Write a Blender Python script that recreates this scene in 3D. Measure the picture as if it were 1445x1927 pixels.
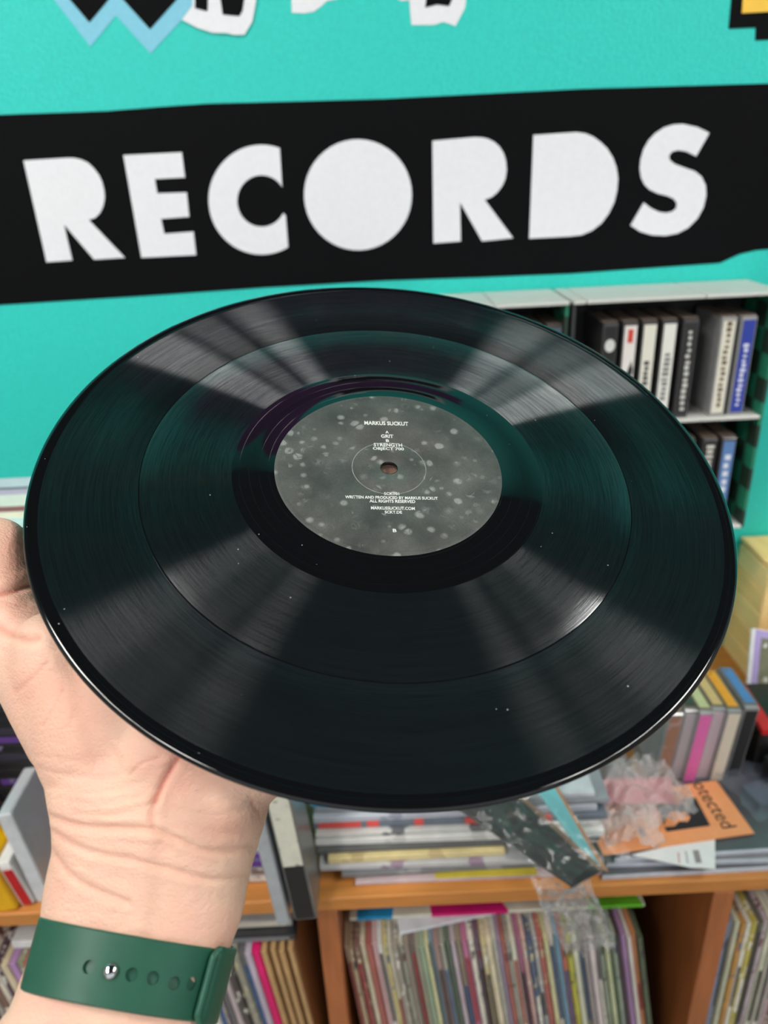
import bpy, bmesh, math, random
import numpy as np
from mathutils import Vector, Matrix, noise
random.seed(7)
for o in list(bpy.data.objects): bpy.data.objects.remove(o)
scene = bpy.context.scene
COL = scene.collection

# ------------------------------------------------------------------ camera
FPX, PX, PY = 1400.0, 722.5, 963.5              # focal length and centre in pixels of the 1445 x 1927 frame
CAM = np.array([0, 0, 1.44])
dn = np.array([(870-PX)/FPX, (4000-PY)/FPX, 1]); dn /= np.linalg.norm(dn)   # plumb line seen by the camera
fw = np.array([0, 0, 1.0]) - dn[2]*dn; fw /= np.linalg.norm(fw)
rt = np.cross(dn, fw)
M = np.array([rt, fw, -dn])                     # camera (right, down, forward) -> world
cam_d = bpy.data.cameras.new('camera'); cam = bpy.data.objects.new('camera', cam_d); COL.objects.link(cam)
Rm = Matrix([[M[i][0], -M[i][1], -M[i][2]] for i in range(3)]).to_4x4()
cam.matrix_world = Matrix.Translation(Vector(CAM)) @ Rm
cam_d.sensor_fit = 'VERTICAL'; cam_d.sensor_height = 32.0; cam_d.sensor_width = 24.0
cam_d.lens = FPX/1927*32.0
cam_d.clip_start = 0.01
cam_d.dof.use_dof = True; cam_d.dof.focus_distance = 0.315; cam_d.dof.aperture_fstop = cam_d.lens/3.0
scene.camera = cam

# ------------------------------------------------------------------ world, exposure
world = bpy.data.worlds.new('daylight'); scene.world = world; world.use_nodes = True
wb = world.node_tree.nodes['Background']; wb.inputs[0].default_value = (0.90, 0.95, 1.0, 1); wb.inputs[1].default_value = .62
scene.view_settings.view_transform = 'Standard'; scene.view_settings.look = 'None'
scene.view_settings.gamma = 1.0; scene.view_settings.use_curve_mapping = False
scene.view_settings.exposure = 0.45
LAMP = 29.0                                       # radiance of the ceiling strip lights

# ------------------------------------------------------------------ helpers
def ray(x, y): return M @ np.array([(x-PX)/FPX, (y-PY)/FPX, 1.0])
def atY(x, y, Y): d = ray(x, y); return CAM + d*((Y-CAM[1])/d[1])
def atZ(x, y, Z): d = ray(x, y); return CAM + d*((Z-CAM[2])/d[2])
def atD(x, y, D): return CAM + ray(x, y)*D       # point at a depth along the view axis

def lin(c):
    return tuple(((v/255)/12.92 if v/255 <= .04045 else ((v/255+.055)/1.055)**2.4) for v in c) + (1,)

MATS = {}
def mat(name, c, rough=.5, var=.12, scale=60., bump=0., spec=.5, metal=0., stretch=(1, 1, 1), accent=None, acc_scale=120., acc_lo=.55, coat=0., sss=0.):
    key = (name, c, rough, var, scale, bump, accent, stretch)
    if key in MATS: return MATS[key]
    m = bpy.data.materials.new(name); m.use_nodes = True; MATS[key] = m
    nt = m.node_tree; N, L = nt.nodes, nt.links; b = N['Principled BSDF']
    b.inputs['Roughness'].default_value = rough; b.inputs['Metallic'].default_value = metal
    b.inputs['Specular IOR Level'].default_value = spec
    b.inputs['Coat Weight'].default_value = coat
    tc = N.new('ShaderNodeTexCoord'); mp = N.new('ShaderNodeMapping'); mp.inputs['Scale'].default_value = stretch
    L.new(tc.outputs['Object'], mp.inputs[0])
    nz = N.new('ShaderNodeTexNoise'); nz.inputs['Scale'].default_value = scale; nz.inputs['Detail'].default_value = 4
    L.new(mp.outputs[0], nz.inputs['Vector'])
    cl = lin(c); rp = N.new('ShaderNodeValToRGB'); e = rp.color_ramp.elements
    e[0].position = .3; e[1].position = .7
    e[0].color = tuple(max(0, v*(1-var)) for v in cl[:3])+(1,); e[1].color = tuple(min(1, v*(1+var)) for v in cl[:3])+(1,)
    L.new(nz.outputs['Fac'], rp.inputs[0]); out = rp.outputs[0]
    if accent:
        n2 = N.new('ShaderNodeTexNoise'); n2.inputs['Scale'].default_value = acc_scale; n2.inputs['Detail'].default_value = 2
        L.new(mp.outputs[0], n2.inputs['Vector'])
        r2 = N.new('ShaderNodeValToRGB'); r2.color_ramp.elements[0].position = acc_lo; r2.color_ramp.elements[1].position = acc_lo+.05
        L.new(n2.outputs['Fac'], r2.inputs[0])
        mx = N.new('ShaderNodeMix'); mx.data_type = 'RGBA'; L.new(r2.outputs[0], mx.inputs['Factor'])
        L.new(out, mx.inputs[6]); mx.inputs[7].default_value = lin(accent); out = mx.outputs[2]
    L.new(out, b.inputs['Base Color'])
    if bump:
        bp = N.new('ShaderNodeBump'); bp.inputs['Strength'].default_value = bump; bp.inputs['Distance'].default_value = .002
        L.new(nz.outputs['Fac'], bp.inputs['Height']); L.new(bp.outputs[0], b.inputs['Normal'])
    return m

def plastic_film(name='clear_film', haze=.12, tint=(235, 238, 240)):
    if name in MATS: return MATS[name]
    m = bpy.data.materials.new(name); m.use_nodes = True; MATS[name] = m
    nt = m.node_tree; N, L = nt.nodes, nt.links; N.remove(N['Principled BSDF'])
    tr = N.new('ShaderNodeBsdfTransparent'); tr.inputs[0].default_value = (.97, .97, .97, 1)
    gl = N.new('ShaderNodeBsdfGlossy'); gl.inputs['Roughness'].default_value = .12
    df = N.new('ShaderNodeBsdfDiffuse'); df.inputs[0].default_value = lin(tint)
    lw = N.new('ShaderNodeLayerWeight'); lw.inputs[0].default_value = .5; pw = N.new('ShaderNodeMath'); pw.operation = 'POWER'; pw.inputs[1].default_value = 3; L.new(lw.outputs['Facing'], pw.inputs[0])
    fr = N.new('ShaderNodeMath'); fr.operation = 'MULTIPLY_ADD'; fr.inputs[1].default_value = .4; fr.inputs[2].default_value = .05; L.new(pw.outputs[0], fr.inputs[0])
    nz = N.new('ShaderNodeTexNoise'); nz.inputs['Scale'].default_value = 50; bp = N.new('ShaderNodeBump'); bp.inputs['Strength'].default_value = .25
    bp.inputs['Distance'].default_value = .002; L.new(nz.outputs['Fac'], bp.inputs['Height']); L.new(bp.outputs[0], gl.inputs['Normal'])
    m1 = N.new('ShaderNodeMixShader'); m1.inputs[0].default_value = haze; L.new(tr.outputs[0], m1.inputs[1]); L.new(df.outputs[0], m1.inputs[2])
    m2 = N.new('ShaderNodeMixShader'); L.new(fr.outputs[0], m2.inputs[0]); L.new(m1.outputs[0], m2.inputs[1]); L.new(gl.outputs[0], m2.inputs[2])
    L.new(m2.outputs[0], N['Material Output'].inputs[0]); return m

def tag(o, label=None, cat=None, group=None, kind=None):
    if label: o['label'] = label
    if cat: o['category'] = cat
    if group: o['group'] = group
    if kind: o['kind'] = kind
    return o

def link(name, me, m=None, parent=None, smooth=False):
    if m is not None:
        for mm in (m if isinstance(m, (list, tuple)) else [m]): me.materials.append(mm)
    if smooth: me.polygons.foreach_set('use_smooth', [True]*len(me.polygons))
    o = bpy.data.objects.new(name, me); COL.objects.link(o)
    if parent is not None: o.parent = parent
    return o

def empty(name, loc=(0, 0, 0), mw=None):
    o = bpy.data.objects.new(name, None); COL.objects.link(o); o.empty_display_size = .01
    if mw is not None: o.matrix_basis = mw
    else: o.location = loc
    return o

def pyd(name, v, f):
    me = bpy.data.meshes.new(name); me.from_pydata([tuple(p) for p in v], [], f); me.update(); return me

def bm_mesh(bm, name):
    bmesh.ops.recalc_face_normals(bm, faces=bm.faces); me = bpy.data.meshes.new(name); bm.to_mesh(me); bm.free(); return me

def box_mesh(name, lo, hi, bev=0., seg=1):
    bm = bmesh.new(); r = bmesh.ops.create_cube(bm, size=1)
    lo, hi = np.array(lo, float), np.array(hi, float)
    for v in bm.verts: v.co = Vector((lo+hi)/2 + np.array(v.co)*(hi-lo))
    if bev: bmesh.ops.bevel(bm, geom=bm.edges[:], offset=bev, segments=seg, affect='EDGES')
    return bm_mesh(bm, name)

def box(name, lo, hi, m, parent=None, bev=0., seg=1):
    return link(name, box_mesh(name, lo, hi, bev, seg), m, parent)

def cbox(name, size, m, parent=None, bev=0., off=(0, 0, 0)):       # box centred in x/y, standing on z = 0
    s, o = np.array(size), np.array(off); return box(name, o-np.array([s[0]/2, s[1]/2, 0]), o+np.array([s[0]/2, s[1]/2, s[2]]), m, parent, bev)

def slab(name, pts, nrm, th, m, parent=None):     # polygon with thickness th behind its face (nrm points to the viewer side)
    pts = [np.array(p, float) for p in pts]; nrm = np.array(nrm, float)
    bm = bmesh.new()
    a = [bm.verts.new(Vector(p)) for p in pts]; b = [bm.verts.new(Vector(p-nrm*th)) for p in pts]
    bm.faces.new(a); bm.faces.new(b[::-1]); n = len(pts)
    for i in range(n): bm.faces.new((a[i], b[i], b[(i+1) % n], a[(i+1) % n]))
    bm.normal_update()
    bmesh.ops.triangulate(bm, faces=[f for f in bm.faces if len(f.verts) > 4])
    return link(name, bm_mesh(bm, name), m, parent)

def lathe(name, prof, m, parent=None, seg=192, closed=False, mids=None):
    v, f = [], []
    n = len(prof)
    for k in range(seg):
        a = 2*math.pi*k/seg
        for r, z in prof: v.append((r*math.cos(a), r*math.sin(a), z))
    mi = []
    for k in range(seg):
        k2 = (k+1) % seg
        for i in range(n if closed else n-1):
            j = (i+1) % n
            f.append((k*n+i, k2*n+i, k2*n+j, k*n+j)); mi.append(mids[i] if mids else 0)
    me = pyd(name, v, f); o = link(name, me, m, parent, True)
    me.polygons.foreach_set('material_index', mi)
    bm = bmesh.new(); bm.from_mesh(me); bmesh.ops.recalc_face_normals(bm, faces=bm.faces); bm.to_mesh(me); bm.free()
    return o

def text_mesh(body, bold=.0):
    cu = bpy.data.curves.new('t', 'FONT'); cu.body = body; cu.size = 1.0; cu.offset = bold; cu.align_x = 'LEFT'; cu.resolution_u = 3
    ob = bpy.data.objects.new('t', cu); COL.objects.link(ob); bpy.context.view_layer.update()
    me = bpy.data.meshes.new_from_object(ob.evaluated_get(bpy.context.evaluated_depsgraph_get()))
    bpy.data.objects.remove(ob); me.materials.clear()
    co = np.array([v.co for v in me.vertices]); lo, hi = co.min(0), co.max(0)
    for v in me.vertices: v.co = ((v.co.x-lo[0])/(hi[0]-lo[0])-.5, (v.co.y-lo[1])/(hi[1]-lo[1])-.5, 0)
    return me                                      # unit box, centred

def print_text(name, body, centre, ux, uy, w, h, m, parent=None, bold=.015, lift=None):
    me = text_mesh(body, bold); c, ux, uy = np.array(centre), np.array(ux), np.array(uy)
    for v in me.vertices: v.co = Vector(c+ux*v.co.x*w+uy*v.co.y*h)
    return link(name, me, m, parent)

# ------------------------------------------------------------------ the disc's frame
C0 = CAM + M @ np.array([2.223, -19.42, 328.106])/1000
nc = np.array([.1, -.925, -1.0]); nc /= np.linalg.norm(nc); DN = M @ nc
E1 = M[:, 0] - DN*(M[:, 0] @ DN); E1 /= np.linalg.norm(E1); E2 = np.cross(DN, E1)
DM = Matrix(((E1[0], E2[0], DN[0], C0[0]), (E1[1], E2[1], DN[1], C0[1]), (E1[2], E2[2], DN[2], C0[2]), (0, 0, 0, 1)))
def disc_px(x, y):                                # pixel -> disc plane coordinates (m)
    d = ray(x, y); t = ((C0-CAM) @ DN)/(d @ DN); X = CAM+d*t-C0; return np.array([X @ E1, X @ E2, 0])
def dw(u, w, h): return C0 + (E1*u+E2*w+DN*h)/1000.0   # disc mm -> world

# ================================================================== THE SETTING
WY = .88
teal = mat('teal_wall_paint', (40, 208, 196), .55, .05, 260, .45)
paint_black = mat('black_paint', (10, 11, 13), .75, .1, 200, .1, spec=.1)
paint_white = mat('white_paint', (236, 238, 243), .5, .02, 200, .05)
paint_blue = mat('light_blue_paint', (128, 202, 226), .5, .03, 200, .05)
paint_yellow = mat('yellow_paint', (250, 200, 70), .5, .03)
paint_purple = mat('purple_paint', (120, 62, 135), .5, .05)

wall = tag(box('wall_back', (-1.9, WY, 0), (2.3, WY+.12, 2.7), teal), 'turquoise painted back wall carrying the black lettered band', 'wall', kind='structure')
wl = tag(box('wall_left', (-2.0, -2.2, 0), (-1.9, WY+.12, 2.7), mat('side_wall', (150, 148, 146), .7, .05)), 'plain grey side wall on the left', 'wall', kind='structure')
wr = tag(box('wall_right', (2.3, -2.2, 0), (2.4, WY+.12, 2.7), mat('side_wall', (150, 148, 146), .7, .05)), 'plain grey side wall on the right', 'wall', kind='structure')
tag(box('floor', (-2, -2.2, -.05), (2.4, WY+.12, 0), mat('floor_lino', (135, 128, 120), .5, .1, 30)), 'grey brown shop floor', 'floor', kind='structure')
tag(box('ceiling', (-2, -2.2, 2.7), (2.4, WY+.12, 2.78), mat('dark_ceiling', (34, 37, 52), .8, .1, 20)), 'dark grey shop ceiling', 'ceiling', kind='structure')

def P(pts, off): return [atY(x, y, WY-off) for x, y in pts]
def decal(name, pts, off, m, label=None):
    o = slab(name, P(pts, off), (0, -1, 0), .0006, m, wall)
    if label: o['label'] = label
    return o
def ell(cx, cy, rx, ry, a0, a1, n=28): return [(cx+rx*math.cos(math.radians(a0+(a1-a0)*i/n)), cy+ry*math.sin(math.radians(a0+(a1-a0)*i/n))) for i in range(n+1)]

band_top = [(-420, 230), (0, 216), (200, 209), (300, 201), (390, 195), (550, 191), (722, 186), (900, 177), (1100, 167), (1445, 157), (1900, 141)]
band_bot = [(1900, 446), (1500, 466), (1445, 469), (1422, 471), (1392, 478), (1372, 487), (1355, 495), (1072, 515), (900, 522), (722, 528), (500, 541), (300, 555), (0, 574), (-420, 600)]
decal('painted_band', band_top+band_bot, .0006, paint_black, 'long black painted band behind the white letters')
k1 = lambda L: [(x*.4997, y*.4997) for x, y in L]
k2 = lambda L: [(722+x*.5003, y*.5003) for x, y in L]
R1 = [(44, 302), (125, 297), (138, 297), (152, 300), (165, 306), (176, 316), (186, 329), (192, 342), (196, 358), (197, 372), (194, 388), (188, 401), (179, 410), (167, 414), (235, 485), (177, 488.5), (120, 422), (136, 490), (87.5, 493.5)]
El = [(232, 292), (342, 286.5), (348, 334), (291, 337), (296, 364), (351, 362), (356, 408), (303, 412), (309, 440), (364, 436), (369, 480), (266, 485)]
a0 = 20
Cl = k1(ell(985, 752, 200, 207, -70, -300, 44)+[(1076, 812)]+ell(985, 757, 92, 97, 28, 327, 34))
Ol = ell(673.5, 366.5, 101.5, 104.5, 0, 352, 44)
R2 = [(813.6, 265), (892, 258), (906, 258.5), (918, 261), (930, 267), (940, 276), (948, 289), (952, 303), (953.5, 320), (951, 336), (945, 350), (936, 362), (925, 371), (912, 376), (965.6, 448), (907, 454), (865.6, 381), (867, 454), (815.6, 458)]
Dl = [(1003.7, 254), (1085, 248.6), (1102, 251), (1116, 257), (1130, 267), (1143, 280), (1153, 296), (1160, 315), (1163, 336), (1161, 359), (1156, 380), (1146, 401), (1132, 420), (1114, 434), (1094, 442.5), (1072, 445), (995.7, 449)]
Sl = k2([(1225, 500), (1180, 478), (1125, 466), (1090, 468), (1055, 479), (1022, 500), (996, 528), (977, 562), (966, 600), (963, 635), (968, 668), (980, 694), (1000, 714), (1030, 728), (1068, 738), (1090, 748), (1102, 764), (1100, 783), (1085, 796), (1062, 801), (1035, 797), (1005, 783), (978, 762), (928, 848), (965, 872), (1010, 885), (1060, 887), (1105, 878), (1145, 857), (1180, 822), (1203, 780), (1213, 735), (1211, 697), (1196, 665), (1170, 644), (1130, 630), (1095, 617), (1076, 602), (1073, 585), (1085, 571), (1108, 565), (1138, 570), (1175, 588)])
for ch, pts in zip('RECORDS', (R1, El, Cl, Ol, R2, Dl, Sl)):
    decal('letter', pts, .0012, paint_white, 'white letter %s on the black band' % ch)
# the sign's upper part
decal('zigzag_border', [(-14, -150), (102, 0), (170, 88), (218, 29), (283, 101), (342, 37), (367, 0), (490, -150)], .0006, paint_blue, 'light blue zigzag outline')
decal('zigzag_fill', [(10, -150), (132, 0), (168, 42), (217, -17), (282, 55), (331, 0), (458, -150)], .0012, paint_black, 'black zigzag filling')
decal('lettering', [(360, -90), (362, 10), (342, 37), (370, 52), (400, 62), (425, 62), (440, 66), (460, 65), (475, 40), (482, 0), (488, -90)], .0018, paint_white, 'white scrap lettering')
decal('lettering', [(367, -60), (367, 15), (390, 21), (393, -60)], .0024, paint_black)
decal('lettering', [(413, -60), (415, 0), (419, 27), (450, 30), (456, 20), (459, 0), (462, -60)], .0024, paint_black)
decal('lettering', [(545, -90), (548, 0), (549, 24), (572, 25), (590, 22), (604, 12), (615, 2), (635, -2), (640, -90)], .0006, paint_white, 'white scrap lettering')
decal('lettering', [(738, -90), (747, -2), (757, 2), (770, 0), (774, 47), (817, 47), (834, 41), (857, 49), (875, 15), (877, 0), (885, -90)], .0006, paint_white, 'white scrap lettering')
decal('lettering', [(800, -60), (802, 0), (800, 14), (822, 8), (845, 11), (850, 0), (855, -60)], .0012, paint_black)
decal('stepped_block', [(1385, -200), (1376, 0), (1371, 54), (1422, 52), (1421, 76), (1445, 75), (1750, 62), (1750, -200)], .0006, paint_black, 'black stepped block')
decal('stepped_fill', [(1405, -180), (1398, 0), (1396, 25), (1445, 22), (1690, 10), (1690, -180)], .0012, paint_yellow, 'yellow filling of the stepped block')
def wallpoly(name, pts, off, m, label=None):
    o = slab(name, [(x, WY-off, z) for x, z in pts], (0, -1, 0), .0006, m, wall)
    if label: o['label'] = label
wallpoly('painted_block', [(-.02, 1.93), (.25, 1.93), (.25, 2.06), (.0, 2.08)], .0006, paint_white)
wallpoly('painted_block', [(.0, 1.95), (.23, 1.95), (.23, 2.045), (.02, 2.06)], .0012, paint_black, 'black painted block with a white outline')
wallpoly('painted_stripe', [(-.30, 2.02), (-.10, 2.0), (.30, 2.13), (.30, 2.42), (-.28, 2.50), (-.35, 2.3)], .0006, paint_purple, 'purple painted stripe high on the wall')

# ceiling strip lights
def ceiling_light(x, y0, y1, w, lab):
    t = tag(empty('ceiling_light', (x, (y0+y1)/2, 2.7)), lab, 'light', 'ceiling strip lights'); h = (y1-y0)/2
    box('housing', (-w/2-.02, -h-.02, -.05), (w/2+.02, h+.02, 0), mat('white_enamel', (240, 240, 238), .4, .02), t, .006)
    m = bpy.data.materials.new('lit_diffuser'); m.use_nodes = True; b = m.node_tree.nodes['Principled BSDF']
    b.inputs['Emission Color'].default_value = (1, .97, .92, 1); b.inputs['Emission Strength'].default_value = LAMP
    box('diffuser', (-w/2, -h, -.062), (w/2, h, -.0505), m, t)
for y0, y1, w, nm in ((-1.20, -.62, .30, 'rearmost'), (-.50, -.22, .16, 'middle'), (-.14, .22, .34, 'foremost')):
    ceiling_light(-.95, y0, y1, w, 'lit ceiling panel left of the sign, %s of its row' % nm)
for y0, y1, w, nm in ((-.98, -.56, .26, 'rearmost'), (-.40, -.12, .14, 'middle'), (-.02, .34, .32, 'foremost')):
    ceiling_light(1.35, y0, y1, w, 'lit ceiling panel right of the sign, %s of its row' % nm)

# ------------------------------------------------------------------ record shelf
ST = .80                                         # shelf top height
def wood(name, c, axis):
    st = [9, 9, 9]; st[axis] = .8
    return mat(name, c, .38, .16, 16, .03, stretch=tuple(st))
shelf = tag(empty('record_shelf', (0, 0, 0)), 'orange brown wooden record shelf full of upright sleeves along the wall', 'shelf')
wx, wz = wood('orange_wood', (196, 128, 62), 0), wood('brown_wood', (168, 100, 56), 2)
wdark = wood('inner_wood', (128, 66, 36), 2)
SX0, SX1 = -.872, 1.112
box('top_board', (SX0, .5, ST-.018), (SX1, WY, ST), wx, shelf, .0015)
DIV = [-.8675, -.4765, -.0855, .3055, .6965, 1.0875]
for x in DIV: box('divider', (x, .5, .06), (x+.0205, .872, ST-.018), wz, shelf, .001)
box('middle_board', (SX0, .5, .375), (SX1, .872, .393), wx, shelf, .001)
box('bottom_board', (SX0, .5, .04), (SX1, .872, .06), wx, shelf, .001)
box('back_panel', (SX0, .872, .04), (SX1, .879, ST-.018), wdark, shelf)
box('plinth', (SX0, .52, 0), (SX1, .54, .04), wz, shelf)

# ------------------------------------------------------------------ cassette rack on the wall
rackg = mat('grey_white_plastic', (206, 207, 202), .35, .04, 40)
rackd = mat('dark_grey_plastic', (52, 52, 54), .4, .1)
def checker_mat():
    m = bpy.data.materials.new('green_check_panel'); m.use_nodes = True; N, L = m.node_tree.nodes, m.node_tree.links
    tc = N.new('ShaderNodeTexCoord'); ck = N.new('ShaderNodeTexChecker'); ck.inputs['Scale'].default_value = 38
    mp = N.new('ShaderNodeMapping'); mp.inputs['Location'].default_value = (.003, .003, .004); L.new(tc.outputs['Object'], mp.inputs[0]); L.new(mp.outputs[0], ck.inputs[0])
    ck.inputs[1].default_value = lin((38, 128, 98)); ck.inputs[2].default_value = lin((38, 58, 46))
    L.new(ck.outputs[0], N['Principled BSDF'].inputs['Base Color']); return m
chk = checker_mat()
RT, RS, RB, RF = 1.307, 1.172, 1.032, .79        # top, middle shelf, bottom, front
def rack(x0, x1, label, splits):
    t = tag(empty('cassette_rack', (x0, RF, RB)), label, 'rack', 'grey cassette racks under the lettered band')
    b = lambda n, lo, hi, m, bv=.0008: box(n, np.array(lo)-np.array([x0, RF, RB]), np.array(hi)-np.array([x0, RF, RB]), m, t, bv)
    xs = [x0]+splits+[x1]
    for a, c in zip(xs[:-1], xs[1:]): b('top_panel', (a+.0007, RF-.002, RT-.004), (c-.0007, WY-.002, RT), rackg)
    b('side_panel', (x0, RF, RB), (x0+.004, WY-.002, RT-.0042), rackd)
    b('side_panel', (x1-.004, RF+.002, RB), (x1, WY-.002, RT-.0042), chk)
    b('shelf_board', (x0+.0042, RF, RS-.004), (x1-.0042, WY-.004, RS), rackg)
    b('shelf_board', (x0+.0042, RF, RB), (x1-.0042, WY-.004, RB+.004), rackg)
    b('back_panel', (x0+.0042, WY-.0038, RB+.0042), (x1-.0042, WY-.002, RT-.0044), mat('black_panel', (20, 20, 22), .6))
    return t
rack(.052, .204, 'grey cassette rack half hidden behind the record', [.125])
rack(.207, .429, 'grey cassette rack with a green checked side panel at the right', [.221, .345])

case_m = mat('smoky_case', (60, 58, 58), .15, .1, coat=.5)
clear_m = mat('clear_case', (150, 150, 150), .12, .08, coat=.6)
def cassette(loc, card, label, group, case=case_m, w=.0165, h=.109, d=.07, rz=0., rx=0., ry=0., accent=None, deco=None, cat='cassette'):
    mw = Matrix.Translation(Vector(loc)) @ Matrix.Rotation(rz, 4, 'Z') @ Matrix.Rotation(ry, 4, 'Y') @ Matrix.Rotation(rx, 4, 'X')
    t = tag(empty('cassette', mw=mw), label, cat, group)
    cbox('case', (w, d, h), case, t, .0009, (0, d/2, 0))
    m = mat('printed_card', card, .45, .05, 80, accent=accent, acc_scale=55, acc_lo=.56, stretch=(1, 1, 1.6)) if accent else mat('card', card, .45, .04)
    cbox('spine_card', (w*.78, .0006, h*.93), m, t, 0, (0, -.0004, h*.035))
    cbox('lid_edge', (w*.98, d*.9, .0012), mat('lid_brown', (120, 104, 92), .3), t, 0, (0, d*.52, h+.0001))
    if deco: deco(t, w, h)
    return t
gr = 'cassettes in the wall rack'
def rowx(px, y=680): return atY(px, y, RF)[0]
def deco_disc(t, w, h):
    me = pyd('emblem', [(math.cos(a)*w*.33, -.0009, h*.78+math.sin(a)*w*.42) for a in np.linspace(0, 2*math.pi, 20, endpoint=False)], [list(range(20))])
    link('emblem', me, mat('emblem_white', (215, 215, 212)), t)
    for k in range(4): cbox('print_bar', (w*.5, .0002, .003), mat('emblem_white', (215, 215, 212)), t, 0, (0, -.0009, h*(.58-.09*k)))
def deco_red(t, w, h):
    cbox('print_patch', (w*.34, .0002, h*.13), mat('red_print', (205, 70, 50)), t, 0, (0, -.0009, h*.80))
    me = pyd('print_patch', [(-w*.36, -.0009, h*.30), (w*.1, -.0009, h*.34), (w*.36, -.0009, h*.52), (w*.2, -.0009, h*.62), (-w*.1, -.0009, h*.47), (-w*.36, -.0009, h*.45)], [list(range(6))])
    link('print_patch', me, mat('black_print', (25, 25, 25)), t)
    cbox('print_patch', (w*.74, .0002, h*.18), mat('pink_print', (222, 170, 160)), t, 0, (0, -.0009, h*.1))
def deco_text(col, n=7, wd=.34, z0=.16, z1=.62):
    def f(t, w, h):
        m = mat('spine_print', col, .5, .05); rnd = random.Random(str(col)+str(n))
        for k in range(n):
            z = h*(z0+(z1-z0)*k/n); cbox('print_bar', (w*wd*rnd.uniform(.7, 1.1), .0002, h*(z1-z0)/n*rnd.uniform(.45, .8)), m, t, 0, (rnd.uniform(-.04, .04)*w, -.0009, z))
    return f
zt = RS+.0001
for px, card, lab, dec in [(1148, (28, 27, 27), 'black cassette with a round white emblem in the wall rack', deco_disc),
                           (1185, (232, 226, 222), 'white cassette with a red square and pink foot in the wall rack', deco_red),
                           (1221, (228, 226, 212), 'cream cassette with grey lettering, third in the upper rack row', deco_text((70, 70, 70), 9)),
                           (1258, (232, 232, 224), 'off white cassette with faint lettering left of the black lettered one', deco_text((120, 120, 118), 10, .4, .2, .7)),
                           (1297, (40, 38, 38), 'black cassette with white lettering along its spine', deco_text((205, 205, 200), 14, .3, .08, .92)),
                           (1367, (226, 223, 206), 'cream cassette with brown lettering left of the blue one', deco_text((110, 90, 70), 16, .3, .1, .97)),
                           (1404, (44, 62, 160), 'bright blue cassette at the right end of the rack', deco_text((215, 220, 240), 13, .32, .1, .75))]:
    cassette((rowx(px), RF+.006, zt), card, lab, gr, deco=dec, case=clear_m if px > 1330 else case_m)
for px, card, lab, dec in [(925, (60, 58, 58), 'dark cassette in the left rack, nearest the record rim', None), (952, (90, 88, 85), 'grey cassette in the left rack left of the white one', None),
                           (1010, (225, 223, 215), 'white cassette with dark marks in the left rack', deco_text((60, 60, 60), 3, .6, .75, .9)),
                           (980, (58, 57, 57), 'charcoal cassette in the left rack behind the record', None),
                           (1047, (78, 92, 112), 'slate blue cassette with a white mark at the left rack end', deco_text((225, 225, 220), 2, .6, .78, .88))]:
    cassette((rowx(px, 620), RF+.006, zt), card, lab, gr, deco=dec)
zb = RB+.0041
for px, card, lab, dec in [(1222, (70, 66, 64), 'brown grey cassette in the lower row behind the record', None), (1258, (205, 200, 192), 'pale cassette in the lower row behind the record', None),
                           (1294, (105, 104, 108), 'mid grey cassette in the lower row left of the black one', None), (1335, (32, 31, 32), 'black cassette with white lettering in the lower row', deco_text((215, 213, 205), 12, .5, .3, .95)),
                           (1370, (92, 130, 185), 'pale blue cassette at the end of the lower row', deco_text((225, 230, 240), 7, .4, .2, .85))]:
    cassette((atY(px, 880, RF)[0], RF+.006, zb), card, lab, gr, deco=dec)

# ------------------------------------------------------------------ upright sleeves in the shelf
def sleeve_mat(c, accent=None):
    return mat('sleeve_print', c, .42, .14, 45, stretch=(2.2, 2.2, 1), accent=accent, acc_scale=70., acc_lo=.57) if accent else mat('sleeve_card', c, .5, .12, 30, stretch=(2, 2, 1))
def lp(x, z, th, tilt, c, label, group, accent=None, y=.515, size=.315, title=None, cat='record sleeve'):
    # x, z: top left corner of the spine; leans with its foot to the right by tilt
    foot = np.array([x+math.sin(tilt)*size, y, z-math.cos(tilt)*size])
    t = empty('record_sleeve', mw=Matrix.Translation(Vector(foot)) @ Matrix.Rotation(-tilt, 4, 'Y')); tag(t, label, cat, group)
    m = sleeve_mat(c, accent)
    s = th*.18
    bm = bmesh.new()                              # folded card: rounded spine at the front, slightly open mouth at the back
    prof = [(0, s), (s, 0), (th-s, 0), (th, s), (th, size), (th*.6, size), (th*.6, size*.98), (th*.4, size*.98), (th*.4, size), (0, size)]
    a = [bm.verts.new((px, py, 0)) for px, py in prof]; b = [bm.verts.new((px, py, size)) for px, py in prof]
    bm.faces.new(a); bm.faces.new(b[::-1])
    for i in range(len(prof)): j = (i+1) % len(prof); bm.faces.new((a[i], a[j], b[j], b[i]))
    link('cover', bm_mesh(bm, 'cover'), m, t)
    if title:
        h0, h1, tc = title
        box('spine_title', (th*.22, -.0003, size*h0), (th*.78, .0002, size*h1), mat('spine_title', tc, .5, .3, 200), t)
    return t
ORD = ['first', 'second', 'third', 'fourth', 'fifth', 'sixth', 'seventh', 'eighth', 'ninth', 'tenth', 'eleventh', 'twelfth', 'thirteenth', 'fourteenth', 'fifteenth', 'sixteenth', 'seventeenth', 'eighteenth', 'nineteenth', 'twentieth']
ORD += ['twenty-'+o for o in ORD[:9]]+['thirtieth']+['thirty-'+o for o in ORD[:9]]+['fortieth']+['forty-'+o for o in ORD[:9]]+['fiftieth']+['fifty-'+o for o in ORD[:9]]+['sixtieth']+['sixty-'+o for o in ORD[:9]]
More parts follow.
